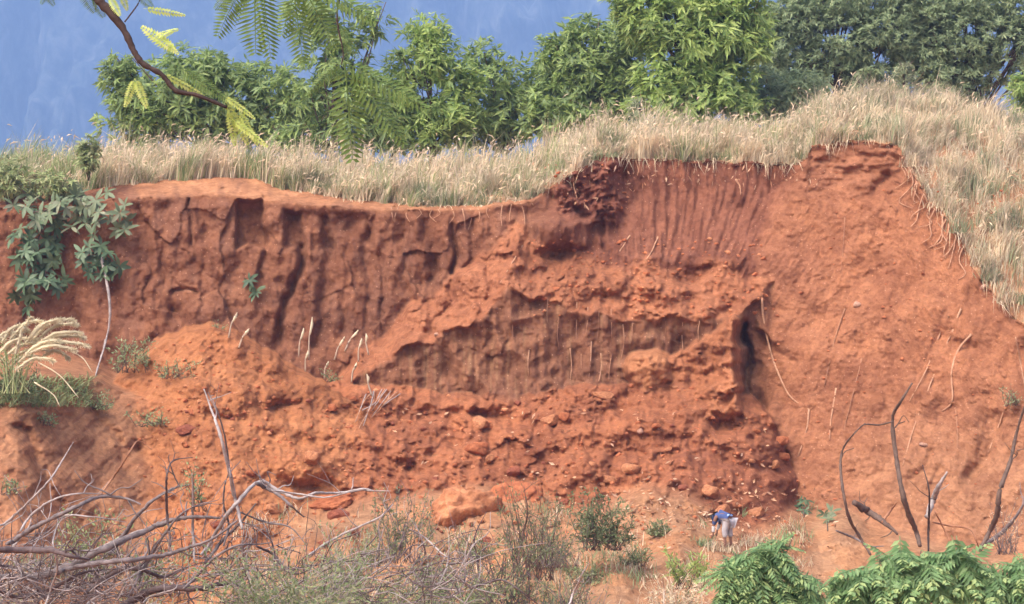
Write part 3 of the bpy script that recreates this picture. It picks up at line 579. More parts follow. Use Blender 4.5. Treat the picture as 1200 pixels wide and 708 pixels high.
# ================================================================== TREES AND BUSHES BEHIND
def crown(cent, rad, d, nclus, nleaf, L, W, droop, up=.5, hang=0, fill=.55):
    """leaf whorls spread through a few lobes; lobes given in photo pixels at distance d"""
    acc = Acc(); px = d / FPX; nclus = int(nclus * 1.9)
    for (cu, cv), r, wgt in zip(cent, rad, np.array([a * b for a, b in rad]) / sum(a * b for a, b in rad)):
        c = P(cu, cv, d); k = max(3, int(nclus * wgt)); dirs = norm(rng.normal(0, 1, (k, 3)))
        rr = rng.random(k) ** .33 * (1 + .22 * fbm(dirs[:, 0] * 2 + cu, dirs[:, 2] * 2 + cv, 3, 601)) ; R = np.array([r[0] * px, (r[0] + r[1]) * .5 * px, r[1] * px])
        tipp = c + dirs * rr[:, None] * R
        gap = fbm(tipp[:, 0] / .7, tipp[:, 2] / .7, 3, 611) > -.5; tipp = tipp[gap]; dirs = dirs[gap]; k = len(tipp)
        axis = norm(dirs * .7 + [0, -.15, up] + rng.normal(0, .35, (k, 3)))
        B = np.repeat(tipp, nleaf, 0); A = np.repeat(axis, nleaf, 0); n = len(B)
        rad_ = norm(np.cross(A, rng.normal(0, 1, (n, 3)))); T = norm(A * rng.uniform(.15, .9, n)[:, None] + rad_ + [0, 0, -hang]); N = norm(A - T * np.sum(A * T, 1, keepdims=True) + rng.normal(0, .2, (n, 3)))
        B = B - A * rng.uniform(0, L * .8, n)[:, None]
        Vv, F = leaves(B, T, N, L * rng.uniform(.6, 1.25, n), W * rng.uniform(.7, 1.2, n), droop); acc.add(Vv, F)
    return acc
def tree(name, label, cat, cent, rad, d, nclus, nleaf, L, W, m, base_v, droop=.3, grp=None, trunk_px=7, hang=0, mb=None):
    c0 = cent[0]; base = P(c0[0], base_v, d); t_ = thing(name, tuple(base), label, cat, grp)
    link('crown', crown(cent, rad, d, nclus, nleaf, L, W, droop, hang=hang).build('crown', m, False, base), t_)
    acc = Acc(); px = d / FPX; top = P(c0[0] + rng.uniform(-8, 8), c0[1] - rad[0][1] * .5, d)
    mid = base * .5 + top * .5 + rng.normal(0, .12, 3); acc.add(*tube([base - [0, 0, .4], mid, top], trunk_px * px / 2, 8, 6, .05, .3))
    for (cu, cv), r in zip(cent, rad):
        for q in range(4):
            e = P(cu + rng.uniform(-.7, .7) * r[0], cv - rng.uniform(-.2, .8) * r[1], d + rng.uniform(-.5, .5)); st = base + (top - base) * rng.uniform(.15, .7)
            acc.add(*tube([st, st * .45 + e * .55 + [0, 0, -.15] + rng.normal(0, .1, 3), e], trunk_px * px / 4.5, 5, 5, .08, .3))
    link('trunk', acc.build('trunk', mb or M_bark, True, base), t_); return t_
G_ = 'trees behind the dry grass'
tree('tree', 'rounded bright green tree at the far left of the row behind the grass', 'tree', [(235, 108), (165, 112), (300, 112), (230, 85), (140, 85), (170, 145), (270, 148)], [(80, 48), (48, 46), (52, 46), (62, 36), (26, 26), (56, 30), (66, 30)], 70, 900, 8, .30, .085, M_leafA, 215, .3, G_)
tree('tree', 'tall loose tree with blue gaps behind the hanging fern-like fronds', 'tree', [(390, 60), (375, 15), (420, 110), (352, 112), (440, 18), (415, 150), (350, 155)], [(46, 40), (44, 34), (44, 36), (34, 46), (26, 24), (60, 30), (46, 26)], 69, 430, 8, .32, .085, M_leafA, 215, .35, G_, 6)
tree('tree', 'slim upright tree with upswept leaf clusters against the blue mountain', 'tree', [(508, 70), (500, 35), (545, 100), (480, 115), (525, 140), (470, 80), (490, 155)], [(40, 34), (30, 22), (32, 32), (34, 34), (50, 34), (22, 24), (50, 28)], 70, 520, 8, .30, .08, M_leafB, 215, .25, G_, 5)
tree('tree', 'low green tree dipping between two taller ones in the middle of the row', 'tree', [(590, 100), (570, 65), (600, 135), (640, 110), (570, 150)], [(38, 38), (22, 24), (56, 36), (30, 40), (50, 26)], 71, 420, 8, .30, .08, M_leafA, 210, .25, G_, 5)
tree('tree', 'dense green tree with pale leaf tops left of the tallest crown', 'tree', [(688, 84), (650, 62), (720, 60), (655, 115), (722, 112), (685, 42), (680, 140)], [(52, 46), (30, 28), (42, 38), (44, 40), (46, 44), (34, 26), (76, 30)], 70, 850, 8, .30, .085, M_leafA, 200, .25, G_)
tree('tree', 'tallest bright green tree with its crown cut off by the top of the picture', 'tree', [(815, 45), (765, 25), (865, 45), (790, 92), (850, 98), (820, 0), (740, 0), (880, 10), (820, 125)], [(60, 46), (46, 40), (46, 40), (54, 36), (44, 34), (60, 34), (36, 26), (40, 30), (80, 34)], 68, 1400, 8, .31, .09, M_leafB, 200, .3, G_, 9)
tree('acacia_tree', 'dark blue-green fine-leaved tree behind the highest grass', 'tree', [(985, 45), (935, 20), (1035, 40), (960, 90), (1020, 88), (985, -5), (1060, 0), (910, 60)], [(60, 44), (50, 40), (54, 44), (56, 30), (54, 28), (70, 34), (44, 34), (40, 50)], 73, 3000, 9, .17, .05, M_leafC, 190, .25, G_, 8)
tree('acacia_tree', 'dark fine-leaved tree at the far right of the row', 'tree', [(1135, 45), (1085, 60), (1190, 55), (1130, 5), (1200, 5), (1240, 50), (1120, 92), (1080, 10)], [(58, 44), (44, 40), (50, 44), (60, 36), (46, 36), (40, 50), (60, 30), (40, 34)], 73, 3000, 9, .17, .05, M_leafC, 190, .25, G_, 8)
tree('bush', 'low dark bush filling the gap under the tallest tree', 'bush', [(905, 110), (870, 125), (940, 105)], [(44, 34), (40, 24), (36, 28)], 69.5, 620, 8, .18, .055, M_leafC, 195, .3, None, 4)
tree('bush', 'low bush half hidden by the grass below the hanging fern-like fronds', 'bush', [(345, 142), (365, 120)], [(44, 34), (30, 30)], 74, 300, 8, .28, .085, M_leafA, 200, .3, None, 4)
tree('bush', 'low bush half hidden by the grass between the loose tree and the slim upright tree', 'bush', [(452, 138), (445, 110)], [(40, 34), (26, 30)], 74, 300, 8, .28, .085, M_leafA, 200, .3, None, 4)
tree('bush', 'yellow-green bush at the right edge beyond the dry slope', 'bush', [(1198, 108), (1215, 130)], [(20, 26), (26, 26)], 67.5, 160, 8, .2, .06, M_leafB, 165, .3, None, 3)
for (u, v, ru, rv, lab) in [(1010, 105, 16, 24, 'tall grey-green weed left of the crest of the grass'), (1060, 88, 12, 18, 'grey-green weed on the crest of the right grass'), (748, 130, 16, 18, 'pale grey-green weed under the dense tree'), (985, 130, 18, 24, 'grey-green weed where the right grass starts to rise'), (850, 150, 20, 16, 'low grey-green weed in front of the dark bush'), (900, 158, 20, 14, 'low grey-green weed above the grooved wall'), (945, 140, 20, 18, 'spindly grey-green weed above the notch of the right block'), (1150, 165, 20, 14, 'grey-green weed on the dry slope at right'), (1172, 262, 22, 20, 'grey-green weed low on the dry grass slope'), (1185, 215, 18, 18, 'greyish weed in the middle of the dry grass slope')]:
    d = 66 if u < 1100 else float(np.interp(v, [150, 300], [64, 58])); acc = crown([(u, v)], [(ru, rv)], d, 60, 5, .13, .035, .2); base = P(u, v + rv, d)
    t_ = thing('weed', tuple(base), lab, 'weed', 'weeds in the plateau grass'); link('foliage', acc.build('foliage', M_grey, False, base), t_)
    a = Acc()
    for q in range(6): a.add(*tube([base - [0, 0, .3], base + [rng.uniform(-.1, .1), 0, rv * d / FPX], P(u + rng.uniform(-1, 1) * ru, v - rv * rng.uniform(.3, 1), d)], .012, 4, 4, .05, .4))
    link('stem', a.build('stem', M_bark, True, base), t_)
# green leafy weeds in the grass at the far left
for (u, v, ru, rv, lab) in [(8, 205, 30, 26, 'leafy green weed in the grass at the left edge'), (104, 180, 16, 22, 'green broad-leaved weed standing in the dry grass above the bank shrub'), (62, 215, 36, 18, 'low grey-green weed between the grass and the bank shrub')]:
    d = 60.6; base = P(u, v + rv, d); t_ = thing('weed', tuple(base), lab, 'weed', 'weeds in the plateau grass')
    link('foliage', crown([(u, v)], [(ru, rv)], d, 110, 5, .17, .05, .25).build('foliage', M_gweed, False, base), t_)
    a = Acc()
    for q in range(5): a.add(*tube([base - [0, 0, .2], P(u + rng.uniform(-.8, .8) * ru, v - rv * .5, d)], .012, 4, 3, .05, .4))
    link('stem', a.build('stem', M_bark, True, base), t_)

# ------------------------------------------------------------------ shrub hanging over the bank at left: each leaf a part
def big_leaf():
    """blade folded on the midrib, drooping, 8 triangles"""
    prof = [(0, 0), (.25, .8), (.55, 1), (.82, .6), (1, 0)]; V = []; F = []
    for x, ww in prof:
        z = -.28 * x * x
        if ww == 0: V.append((x, 0, z))
        else: V += [(x, .16 * ww, z + .03 * ww), (x, 0, z), (x, -.16 * ww, z + .03 * ww)]
    F = [(0, 2, 1), (0, 3, 2), (1, 2, 5), (1, 5, 4), (2, 3, 6), (2, 6, 5), (4, 5, 8), (4, 8, 7), (5, 6, 9), (5, 9, 8), (7, 8, 10), (8, 9, 10)]
    return np.array(V), [np.array(F)]
def solid_leaf(name, cols):
    m, t, b = mat_base(name, .5, .3); oi = nd(t, 'ShaderNodeObjectInfo'); n = len(cols)
    c = ramp(t, oi.outputs['Random'], [((i + .5) / n, x) for i, x in enumerate(cols)]); t.links.new(c, b.inputs['Base Color'])
    tr = nd(t, 'ShaderNodeBsdfTranslucent'); t.links.new(c, tr.inputs[0]); ms = nd(t, 'ShaderNodeMixShader'); ms.inputs[0].default_value = .15
    t.links.new(b.outputs[0], ms.inputs[1]); t.links.new(tr.outputs[0], ms.inputs[2]); t.links.new(ms.outputs[0], t.nodes['Material Output'].inputs[0]); return m
M_bl = solid_leaf('bank_leaf', [(.06, .10, .052), (.085, .135, .068), (.12, .175, .09), (.05, .08, .042)]); M_bl2 = solid_leaf('dusty_bank_leaf', [(.11, .15, .08), (.15, .185, .1), (.085, .12, .06), (.2, .21, .13)])
LEAF = mesh('leaf', *big_leaf(), M_bl); LEAF2 = mesh('leaf', *big_leaf(), M_bl2)
def rosette_plant(name, label, cat, spots, nl, size, me, base, stems=None, spread=1, outward=.45):
    """spots: (u, v, distance) of the leaf whorls"""
    t_ = thing(name, tuple(base), label, cat)
    for (u, v, d) in spots:
        c = P(u, v, d); ax = norm(np.array([rng.normal(0, .5), -.7, outward + rng.normal(0, .45)])); k = nl + int(rng.integers(-1, 2)); ph = rng.uniform(0, 6.28)
        s_ = norm(np.cross(ax, [0, 0, 1.])); q_ = np.cross(s_, ax)
        for i in range(k):
            an = ph + i * 6.283 / k + rng.normal(0, .2); T = norm(ax * rng.uniform(.1, .6) + (s_ * math.cos(an) + q_ * math.sin(an)) * spread + [0, 0, -.3] + rng.normal(0, .15, 3)); N = norm(ax - T * np.dot(ax, T)); Y = np.cross(N, T); L = size * rng.uniform(.7, 1.25)
            o = link('leaf', me, t_); o.matrix_local = Matrix(((T[0] * L, Y[0] * L, N[0] * L, c[0] - base[0]), (T[1] * L, Y[1] * L, N[1] * L, c[1] - base[1]), (T[2] * L, Y[2] * L, N[2] * L, c[2] - base[2]), (0, 0, 0, 1)))
    if stems:
        a = Acc()
        for pts, r in stems: a.add(*tube([P(u, v, d) for u, v, d in pts], r, 5, 4, .08, .5))
        link('stem', a.build('stem', M_deadp if name == 'rooted_shrub' else M_bark, True, base), t_)
    return t_
def D_(u, v, o): return (u, v, float(depth(u, v)) - o)
base = on(60, 262, .1)
sp = [D_(r3.normal(a, 5), r3.normal(b_, 5), r3.uniform(.25, .6)) for a, b_ in [(30, 285), (45, 275), (58, 285), (25, 300), (42, 303), (58, 305), (30, 320), (48, 322), (62, 322), (25, 338), (42, 338), (55, 334), (30, 350), (38, 296), (66, 296), (20, 275), (50, 258), (70, 270)] for _ in range(2)]
rosette_plant('bank_shrub', 'dark green leafy shrub hanging down the left wall above the cream plumes', 'shrub', sp, 8, .29, LEAF, base, [([D_(62, 246, .1), D_(45, 280, .3), D_(38, 345, .3)], .03), ([D_(60, 250, .1), D_(58, 290, .3), D_(52, 330, .35)], .025)])
base = on(90, 240, .1)
sp = [D_(r3.uniform(14, 152), r3.normal(244, 13), r3.uniform(.25, .8)) for _ in range(38)] + [D_(138, 268, .4), D_(128, 258, .4), D_(146, 258, .4), D_(100, 262, .4), D_(84, 266, .4)]
rosette_plant('bank_shrub', 'dusty grey-green shrub draped over the left rim below the grass', 'shrub', sp, 7, .29, LEAF2, base, [([D_(90, 228, .1), D_(60, 245, .4), D_(25, 250, .4)], .025), ([D_(90, 228, .1), D_(120, 245, .4), D_(140, 262, .4)], .025)])
base = on(118, 436, .05)
sp = [D_(a, b_, r3.uniform(.3, .6)) for a, b_ in [(104, 290), (118, 288), (98, 305), (115, 305), (130, 308), (104, 320), (120, 322), (134, 318), (126, 296), (112, 298), (108, 312), (124, 312), (140, 312), (96, 296)]]
rosette_plant('rooted_shrub', 'small dark shrub on a bare pale stem trailing down the left wall', 'shrub', sp, 8, .26, LEAF, base, [([D_(118, 300, .3), D_(126, 335, .3), D_(129, 370, .25), D_(124, 400, .2), (113, 436, float(base[1]))], .04), ([D_(124, 398, .2), D_(118, 420, .15), D_(112, 440, .1)], .03)])
base = on(296, 335, .02)
rosette_plant('wall_plant', 'small green rosette plant growing alone out of the left wall', 'plant', [D_(296, 334, .15), D_(292, 328, .2), D_(300, 342, .15)], 8, .24, LEAF, base, [([D_(296, 330, -.1), D_(296, 336, .15)], .015)], 1, .3)
base = on(968, 606, .02)
rosette_plant('pit_plant', 'grey-green sapling at the foot of the slope beside a thin bare stick', 'plant', [D_(966, 602, .3), D_(972, 608, .3), D_(975, 600, .35)], 7, .2, LEAF2, base, [([D_(970, 622, .05), D_(969, 604, .3)], .015)])
base = on(940, 600, .02)
rosette_plant('pit_plant', 'dark green sapling in a crevice right of the stooping person', 'plant', [D_(938, 592, .3), D_(944, 586, .3), D_(944, 598, .3)], 7, .2, LEAF, base, [([D_(942, 606, .05), D_(941, 592, .3)], .015)])
#PART3
# ================================================================== GREENERY ON THE LEFT HEAP
def scrub(name, label, cat, u, v, ru, rv, d, nl, lsize, lw, m, ntwig, tw=.008, wood=None, grp=None, base_v=None, droop=.1):
    """twiggy little bush: many thin stems with small leaves along them"""
    base = P(u, base_v or v + rv, d); t_ = thing(name, tuple(base), label, cat, grp); a = Acc(); px = d / FPX; B = []; T = []
    for q in range(ntwig):
        e = P(u + rng.uniform(-1, 1) * ru, v - rng.uniform(-.9, 1) * rv, d + rng.normal(0, .4) * ru * px); st = base + [rng.uniform(-.6, .6) * ru * px, rng.uniform(-.2, .2) * ru * px, 0]
        m_ = st * .5 + e * .5 + np.append(rng.normal(0, .12, 2), .1) * rv * px; pts = catmull([st, m_, e], 6); a.add(*tube([st, m_, e], tw, 4, 5, .1, .35))
        k = max(1, nl // ntwig); f = rng.uniform(.25, 1, k) * (len(pts) - 1.01); i = f.astype(int); B.append(pts[i] + (pts[i + 1] - pts[i]) * (f - i)[:, None] + rng.normal(0, .03, (k, 3))); T.append(norm(rng.normal(0, .8, (k, 3)) + norm(e - st)))
    B = np.concatenate(B); T = np.concatenate(T); n = len(B); f = Acc(); f.add(*leaves(B, T, norm(rng.normal(0, .7, (n, 3)) + [0, -.4, .8]), lsize * rng.uniform(.6, 1.3, n), lw * rng.uniform(.7, 1.3, n), droop))
    link('foliage', f.build('foliage', m, False, base), t_); link('stem', a.build('stem', wood or M_bark, True, base), t_); return t_
M_mint = leaf_mat('mint_leaf', [(.2, .27, .13), (.26, .33, .17), (.32, .37, .22), (.16, .22, .11)], .7, .25); M_olive = leaf_mat('olive_leaf', [(.12, .16, .07), (.17, .2, .1), (.21, .23, .13), (.1, .13, .06)], .65, .25)
M_mint2 = leaf_mat('scrub_leaf', [(.16, .22, .09), (.21, .27, .12), (.26, .3, .16), (.13, .17, .08), (.34, .33, .2)], .65, .3)
dd = lambda u, v, o=.15: float(depth(u, v)) - o
scrub('weed', 'grey-green weed with upright tips between the rooted shrub and the orange heap', 'weed', 158, 415, 36, 22, dd(158, 440), 520, .09, .03, M_mint, 26)
scrub('weed', 'low green weed creeping over the left flank of the orange heap', 'weed', 208, 432, 30, 12, dd(208, 440), 320, .08, .028, M_mint, 18)
scrub('weed', 'sparse green weed below the cream plumes on the near shoulder', 'weed', 112, 468, 26, 12, dd(112, 478), 260, .08, .028, M_mint, 16)
scrub('weed', 'green weed at the very left edge under the cream plumes', 'weed', 16, 444, 34, 16, dd(16, 456), 420, .1, .03, M_mint, 22)
scrub('weed', 'small green weed on the near shoulder left of the forked grey stick', 'weed', 178, 488, 34, 12, dd(178, 498), 260, .08, .028, M_mint, 18)
scrub('weed', 'tiny green weed beside the gully in the near shoulder', 'weed', 54, 490, 12, 9, dd(54, 498), 130, .08, .028, M_mint, 10)
scrub('weed', 'tiny green weed low at the left edge of the near shoulder', 'weed', 12, 568, 20, 12, dd(12, 578), 130, .08, .028, M_mint, 10)
scrub('weed', 'small green weed at the foot of the wall behind the talus crest', 'weed', 388, 440, 14, 8, dd(388, 447), 110, .07, .025, M_mint, 10)
scrub('weed', 'green weed behind the peak of the orange heap', 'weed', 256, 384, 12, 8, dd(256, 384) - .1, 100, .07, .025, M_mint, 8)
# dry stalks against the left wall
for i, (u, v, L) in enumerate([(268, 372, 26), (280, 384, 20), (350, 395, 30), (362, 398, 44), (358, 412, 22), (392, 398, 24), (404, 388, 22), (420, 400, 24), (432, 392, 22), (436, 440, 22), (380, 420, 18), (412, 424, 20)]):
    dq = dd(u, v + 20, .35); b_ = P(u, v + 24, dq); a = Acc(); lean = [10, 12, 6, 4, 3, 12, 16, 4, -3, -6, 5, 6][i]; tip = P(u + lean, v + 24 - L * 1.15, dq)
    t_ = thing('grass_stalk', tuple(b_), ['left one of two leaning cream stalks behind the heap peak', 'right one of two leaning cream stalks behind the heap peak', 'cream stalk just left of the tallest one before the wall', 'tallest cream stalk standing before the left wall', 'short cream stalk between the tallest one and the heap', 'strongly leaning cream stalk right of the tallest one', 'cream stalk arching farthest right before the wall', 'upright cream stalk at the narrow end of the slump ledge', 'cream stalk leaning left at the narrow end of the slump ledge', 'lowest cream stalk by the talus crest, leaning left', 'low cream stalk beside the green weed at the wall foot', 'low cream stalk midway between wall foot and slump ledge'][i], 'grass stalk', 'dry stalks before the left wall')
    x = tube(np.array([b_, b_ * .5 + tip * .5 + [-.03, 0, .03], tip]) - b_, [.02, .016, .012], 4, 4); link('stem', mesh('stem', x[0], x[1], M_straw), t_)
    x = tube(np.array([b_ * .45 + tip * .55 + [-.02, 0, .03], b_ * .2 + tip * .8 + [0, 0, .01], tip]) - b_, [.014, .034, .008], 5, 4, .15); link('seed_head', mesh('seed_head', x[0], x[1], M_plume), t_)
# ---- the clump of cream plumes
base = P(18, 455, 51.2); t_ = thing('plume_grass', tuple(base), 'clump of grass with arching cream plumes at the left edge of the near shoulder', 'grass clump')
def plume(pts, r, t_):
    p = catmull(pts, 7) - base; n = len(p); rr = np.interp(np.linspace(0, 1, n), [0, .25, .7, 1], [r * .5, r, r * .8, r * .25]); a = Acc()
    a.add(*tube(p, list(rr), 6, 1, .12)); tg_ = norm(np.gradient(p, axis=0)); m = n * 16; i = rng.integers(0, n, m)
    T = norm(tg_[i] * .9 + rng.normal(0, .5, (m, 3))); a.add(*leaves(p[i], T, norm(rng.normal(0, 1, (m, 3))), rng.uniform(1.6, 2.8, m) * r, np.full(m, r * .35), .1))
    link('plume', a.build('plume', M_plume, False), t_)
for i, (u0, v0, u2, v2, bow) in enumerate([(18, 415, 36, 374, 8), (2, 402, 24, 382, 6), (12, 398, 48, 377, 8), (28, 405, 66, 377, 9), (30, 402, 72, 375, 8), (36, 400, 86, 376, 10), (40, 402, 90, 381, 9), (38, 407, 95, 391, 8), (44, 404, 98, 396, 6), (40, 410, 103, 406, 7), (34, 414, 88, 411, 7), (-10, 405, 22, 392, 8), (-6, 418, 40, 398, 9), (0, 424, 52, 404, 10), (4, 430, 58, 412, 10), (10, 432, 44, 420, 8), (-16, 430, 12, 410, 8), (-20, 415, 4, 398, 6), (18, 434, 62, 423, 8), (-30, 422, -6, 405, 7), (48, 420, 80, 420, 9), (22, 425, 70, 400, 9), (6, 412, 32, 388, 8)]):
    d = 51.2 + rng.normal(0, .25); plume([P(u0, v0, d), P(u0 * .55 + u2 * .45, v0 * .55 + v2 * .45 - bow, d), P(u2 * .85 + u0 * .15, v2 * .85 + v0 * .15 - bow * .5, d), P(u2, v2, d)], .042, t_)
a = Acc()
for i in range(30):
    u2 = rng.uniform(-35, 60); v2 = rng.uniform(405, 440); a.add(*tube([base + [rng.normal(0, .15), rng.normal(0, .1), -.1], P(u2 * .6 + 8, v2 - 4, 51.2), P(u2, v2, 51.2 + rng.normal(0, .2))], .011, 4, 4, .05, .4))
n = 1300; B = on(rng.uniform(-60, 105, n), rng.uniform(446, 478, n), 0); Vv, F, _ = blades(B, rng.uniform(.08, .32, n), rng.normal(0, .3, (n, 3)) * [1, 1, 0] + [.1, 0, 0], np.full(n, .03)); a.add(Vv, F, 1)
link('stem', a.build('stem', [M_gweed, M_gweed], False, base), t_)
for pts in ([(45, 425), (70, 440), (92, 466)], [(72, 408), (95, 418), (108, 436)], [(40, 448), (62, 462), (70, 476)]):
    p = np.array([P(u, v, 51.0) for u, v in pts]); x = tube(p - base, .015, 5, 5, .08, .6); link('bent_stalk', mesh('bent_stalk', x[0], x[1], M_plume), t_)

# ================================================================== THE BRUSH PILE, LOWER LEFT
BR = 'dead branches of the brush pile'
def branch(pts, r, m, label, d=31.0, ntw=3, grp=BR, tl=(18, 46), jit=.16):
    """one dead branch in photo pixels, with its twigs"""
    d_ = d + rng.normal(0, .35); p = np.array([P(u, v, d_ + .25 * math.sin(i * 1.7)) for i, (u, v) in enumerate(pts)]); o = p[0]
    r *= .85; x = tube(p - o, [r * .75, r, r * .85, r * .6, r * .3], 8, 8, jit); b = link('dead_branch', mesh('dead_branch', x[0], x[1], m), loc=tuple(o)); tag(b, label, 'branch', grp)
    q = catmull(p, 6)
    for k in range(ntw):
        i = int(rng.uniform(.25, .95) * (len(q) - 1)); an = rng.uniform(-2.6, -.1) if rng.random() < .75 else rng.uniform(0, 3.1); L = rng.uniform(*tl) * d_ / FPX; dv = np.array([math.cos(an), rng.normal(0, .4), -math.sin(an)])
        c = [q[i], q[i] + dv * L * .4 + rng.normal(0, .05, 3) * L, q[i] + dv * L * .75 + rng.normal(0, .12, 3) * L, q[i] + dv * L + rng.normal(0, .15, 3) * L]; tr = min(r * .4, .014)
        x = tube(np.array(c) - o, tr, 5, 4, .1, .35); link('twig', mesh('twig', x[0], x[1], m), b)
        if rng.random() < .6:
            s_ = np.array(c[1]); dv2 = norm(dv + rng.normal(0, .7, 3)); x = tube(np.array([s_, s_ + dv2 * L * .4, s_ + dv2 * L * .65 + rng.normal(0, .08, 3) * L]) - o, tr * .7, 4, 3, .1, .4); link('twig', mesh('twig', x[0], x[1], m), b)
    return b
branch([(-12, 676), (38, 677), (73, 667), (122, 643), (163, 625), (198, 611), (227, 606), (258, 607)], .056, M_dead, 'longest grey limb rising across the brush pile from the left edge')
branch([(-12, 644), (29, 645), (58, 645), (85, 652), (104, 656)], .050, M_deadd, 'short dark limb lying level at the left edge of the brush pile')
branch([(8, 638), (17, 633), (44, 616), (87, 595), (117, 582), (146, 584), (165, 591)], .036, M_dead, 'arched grey branch over the left part of the brush pile')
branch([(24, 622), (35, 606), (58, 588), (87, 579), (120, 579)], .020, M_deadp, 'pale thin branch arching just above the grey arched one')
branch([(0, 616), (8, 612), (35, 587), (60, 560), (74, 538), (86, 518)], .018, M_deadp, 'pale straight twig slanting up alone from the left edge', 31, 1)
branch([(118, 580), (132, 560), (143, 545), (152, 530), (162, 517), (178, 527)], .016, M_rootd, 'reddish bent twig hooking over above the brush pile', 31, 1)
branch([(70, 670), (79, 667), (117, 660), (146, 657), (190, 651), (220, 642), (248, 632), (278, 610)], .040, M_dead, 'grey limb running level through the middle of the brush pile')
branch([(100, 696), (110, 688), (140, 669), (165, 667), (190, 676), (218, 665)], .044, M_deadd, 'dark bent limb low in the middle of the brush pile')
branch([(140, 712), (155, 704), (187, 690), (233, 690), (262, 684), (285, 688)], .060, M_deadd, 'thick dark log at the bottom of the brush pile')
branch([(236, 650), (245, 638), (262, 610), (277, 590), (303, 565), (325, 574), (350, 584), (370, 578), (395, 578), (425, 573), (437, 575)], .030, M_deadp, 'pale grey forked branch reaching farthest right with white tips')
branch([(300, 566), (312, 572), (327, 580), (340, 592), (356, 606)], .030, M_dead, 'grey branch bending down from the top of the pale forked branch')
branch([(318, 575), (350, 579), (380, 583), (405, 578), (430, 573)], .013, M_deadp, 'thin white twig beside the pale forked branch', 31, 1)
branch([(284, 620), (276, 585), (268, 550), (258, 510), (247, 478), (239, 456)], .028, M_deadp, 'upright bleached stick leaning left above the brush pile', 31, 2)
branch([(270, 560), (268, 540), (262, 505), (252, 475), (244, 460)], .014, M_dead, 'thinner grey stick close beside the upright bleached one', 31, 1)
branch([(128, 650), (140, 633), (160, 606), (180, 586), (204, 572), (222, 568)], .030, M_dead, 'grey branch curving up to the right in the middle of the pile')
branch([(200, 640), (196, 604), (195, 575), (196, 555), (203, 540), (226, 536)], .020, M_deadd, 'dark hooked twig standing upright beside the green sprig')
branch([(228, 660), (226, 620), (226, 580), (225, 555)], .020, M_deadp, 'upright pale stem under the green sprig', 31, 2)
branch([(52, 712), (58, 695), (67, 665), (62, 640), (66, 620), (76, 602)], .016, M_deadp, 'pale wavy twig standing in the left part of the pile')
branch([(98, 712), (110, 702), (131, 689), (150, 678), (165, 670)], .018, M_deadp, 'pale forked twig across the dark bent limb')
branch([(168, 706), (175, 700), (190, 695), (205, 690), (208, 682)], .016, M_deadp, 'short pale hooked twig at the bottom of the pile')
branch([(215, 690), (230, 676), (250, 655), (276, 640), (300, 638), (318, 636)], .022, M_dead, 'grey branch pointing right below the forked branch')
branch([(240, 660), (262, 632), (282, 612), (300, 590)], .026, M_dead, 'short stout grey branch under the fork')
branch([(262, 640), (268, 615), (262, 590), (266, 560), (282, 540)], .018, M_dead, 'thin grey branch crossing behind the fork')
branch([(300, 640), (320, 650), (335, 668), (352, 672), (372, 660)], .020, M_deadd, 'dark thin branch sagging at the right end of the pile')
branch([(280, 600), (312, 612), (340, 618), (360, 640)], .016, M_dead, 'grey thin branch drooping at the right of the pile')
branch([(-10, 660), (20, 668), (45, 690), (62, 706)], .024, M_deadd, 'dark thin limb sloping down at the lower left corner')
branch([(-10, 690), (25, 700), (60, 690), (95, 672), (120, 668)], .034, M_deadd, 'dark limb low at the lower left corner')
branch([(0, 655), (30, 625), (70, 605), (110, 606), (148, 612)], .016, M_deadp, 'pale thin branch under the arched grey branch')
branch([(150, 700), (172, 660), (190, 630), (215, 600), (245, 590)], .022, M_dead, 'grey branch leaning right through the middle of the pile')
branch([(300, 700), (290, 670), (284, 640), (288, 610)], .018, M_deadp, 'pale upright twig right of the thick dark log')
branch([(330, 706), (318, 680), (322, 650), (312, 620), (300, 600)], .016, M_dead, 'thin grey twig rising at the right end of the pile')
# the rest of the tangle
acc = Acc()
for i in range(700):
    u = 560 * rng.random() ** 1.6 - 10; v = 708 - (20 + 90 * rng.random()) * (.45 + .55 * rng.random()) + 25; d = 31.6 + rng.normal(0, .7); L = rng.uniform(25, 95) * d / FPX; an = rng.normal(.5, .9); o = P(u, v, d); dv = np.array([math.cos(an), rng.normal(0, .5), math.sin(an)])
    acc.add(*tube([o, o + dv * L * .35 + rng.normal(0, .09, 3) * L, o + dv * L * .7 + rng.normal(0, .12, 3) * L, o + dv * L + rng.normal(0, .1, 3) * L], rng.uniform(.003, .010), 4, 4, .2, .4), int(rng.integers(0, 3)))
kind(link('brushwood', acc.build('brushwood', [M_dead, M_deadp, M_deadd])), 'stuff')
scrub('sprig', 'green leafy sprig above the pale stem in the brush pile', 'sprig', 233, 552, 18, 16, 31.2, 170, .06, .02, M_mint, 12, .005, None, None, 600)
scrub('weed', 'green weed showing through the left part of the brush pile', 'weed', 108, 622, 46, 28, 32.6, 700, .075, .024, M_gweed, 30, .005, None, None, 690)
scrub('weed', 'pale green weed showing through the right part of the brush pile', 'weed', 180, 640, 50, 30, 33, 500, .07, .022, M_mint, 26, .005, None, None, 700)

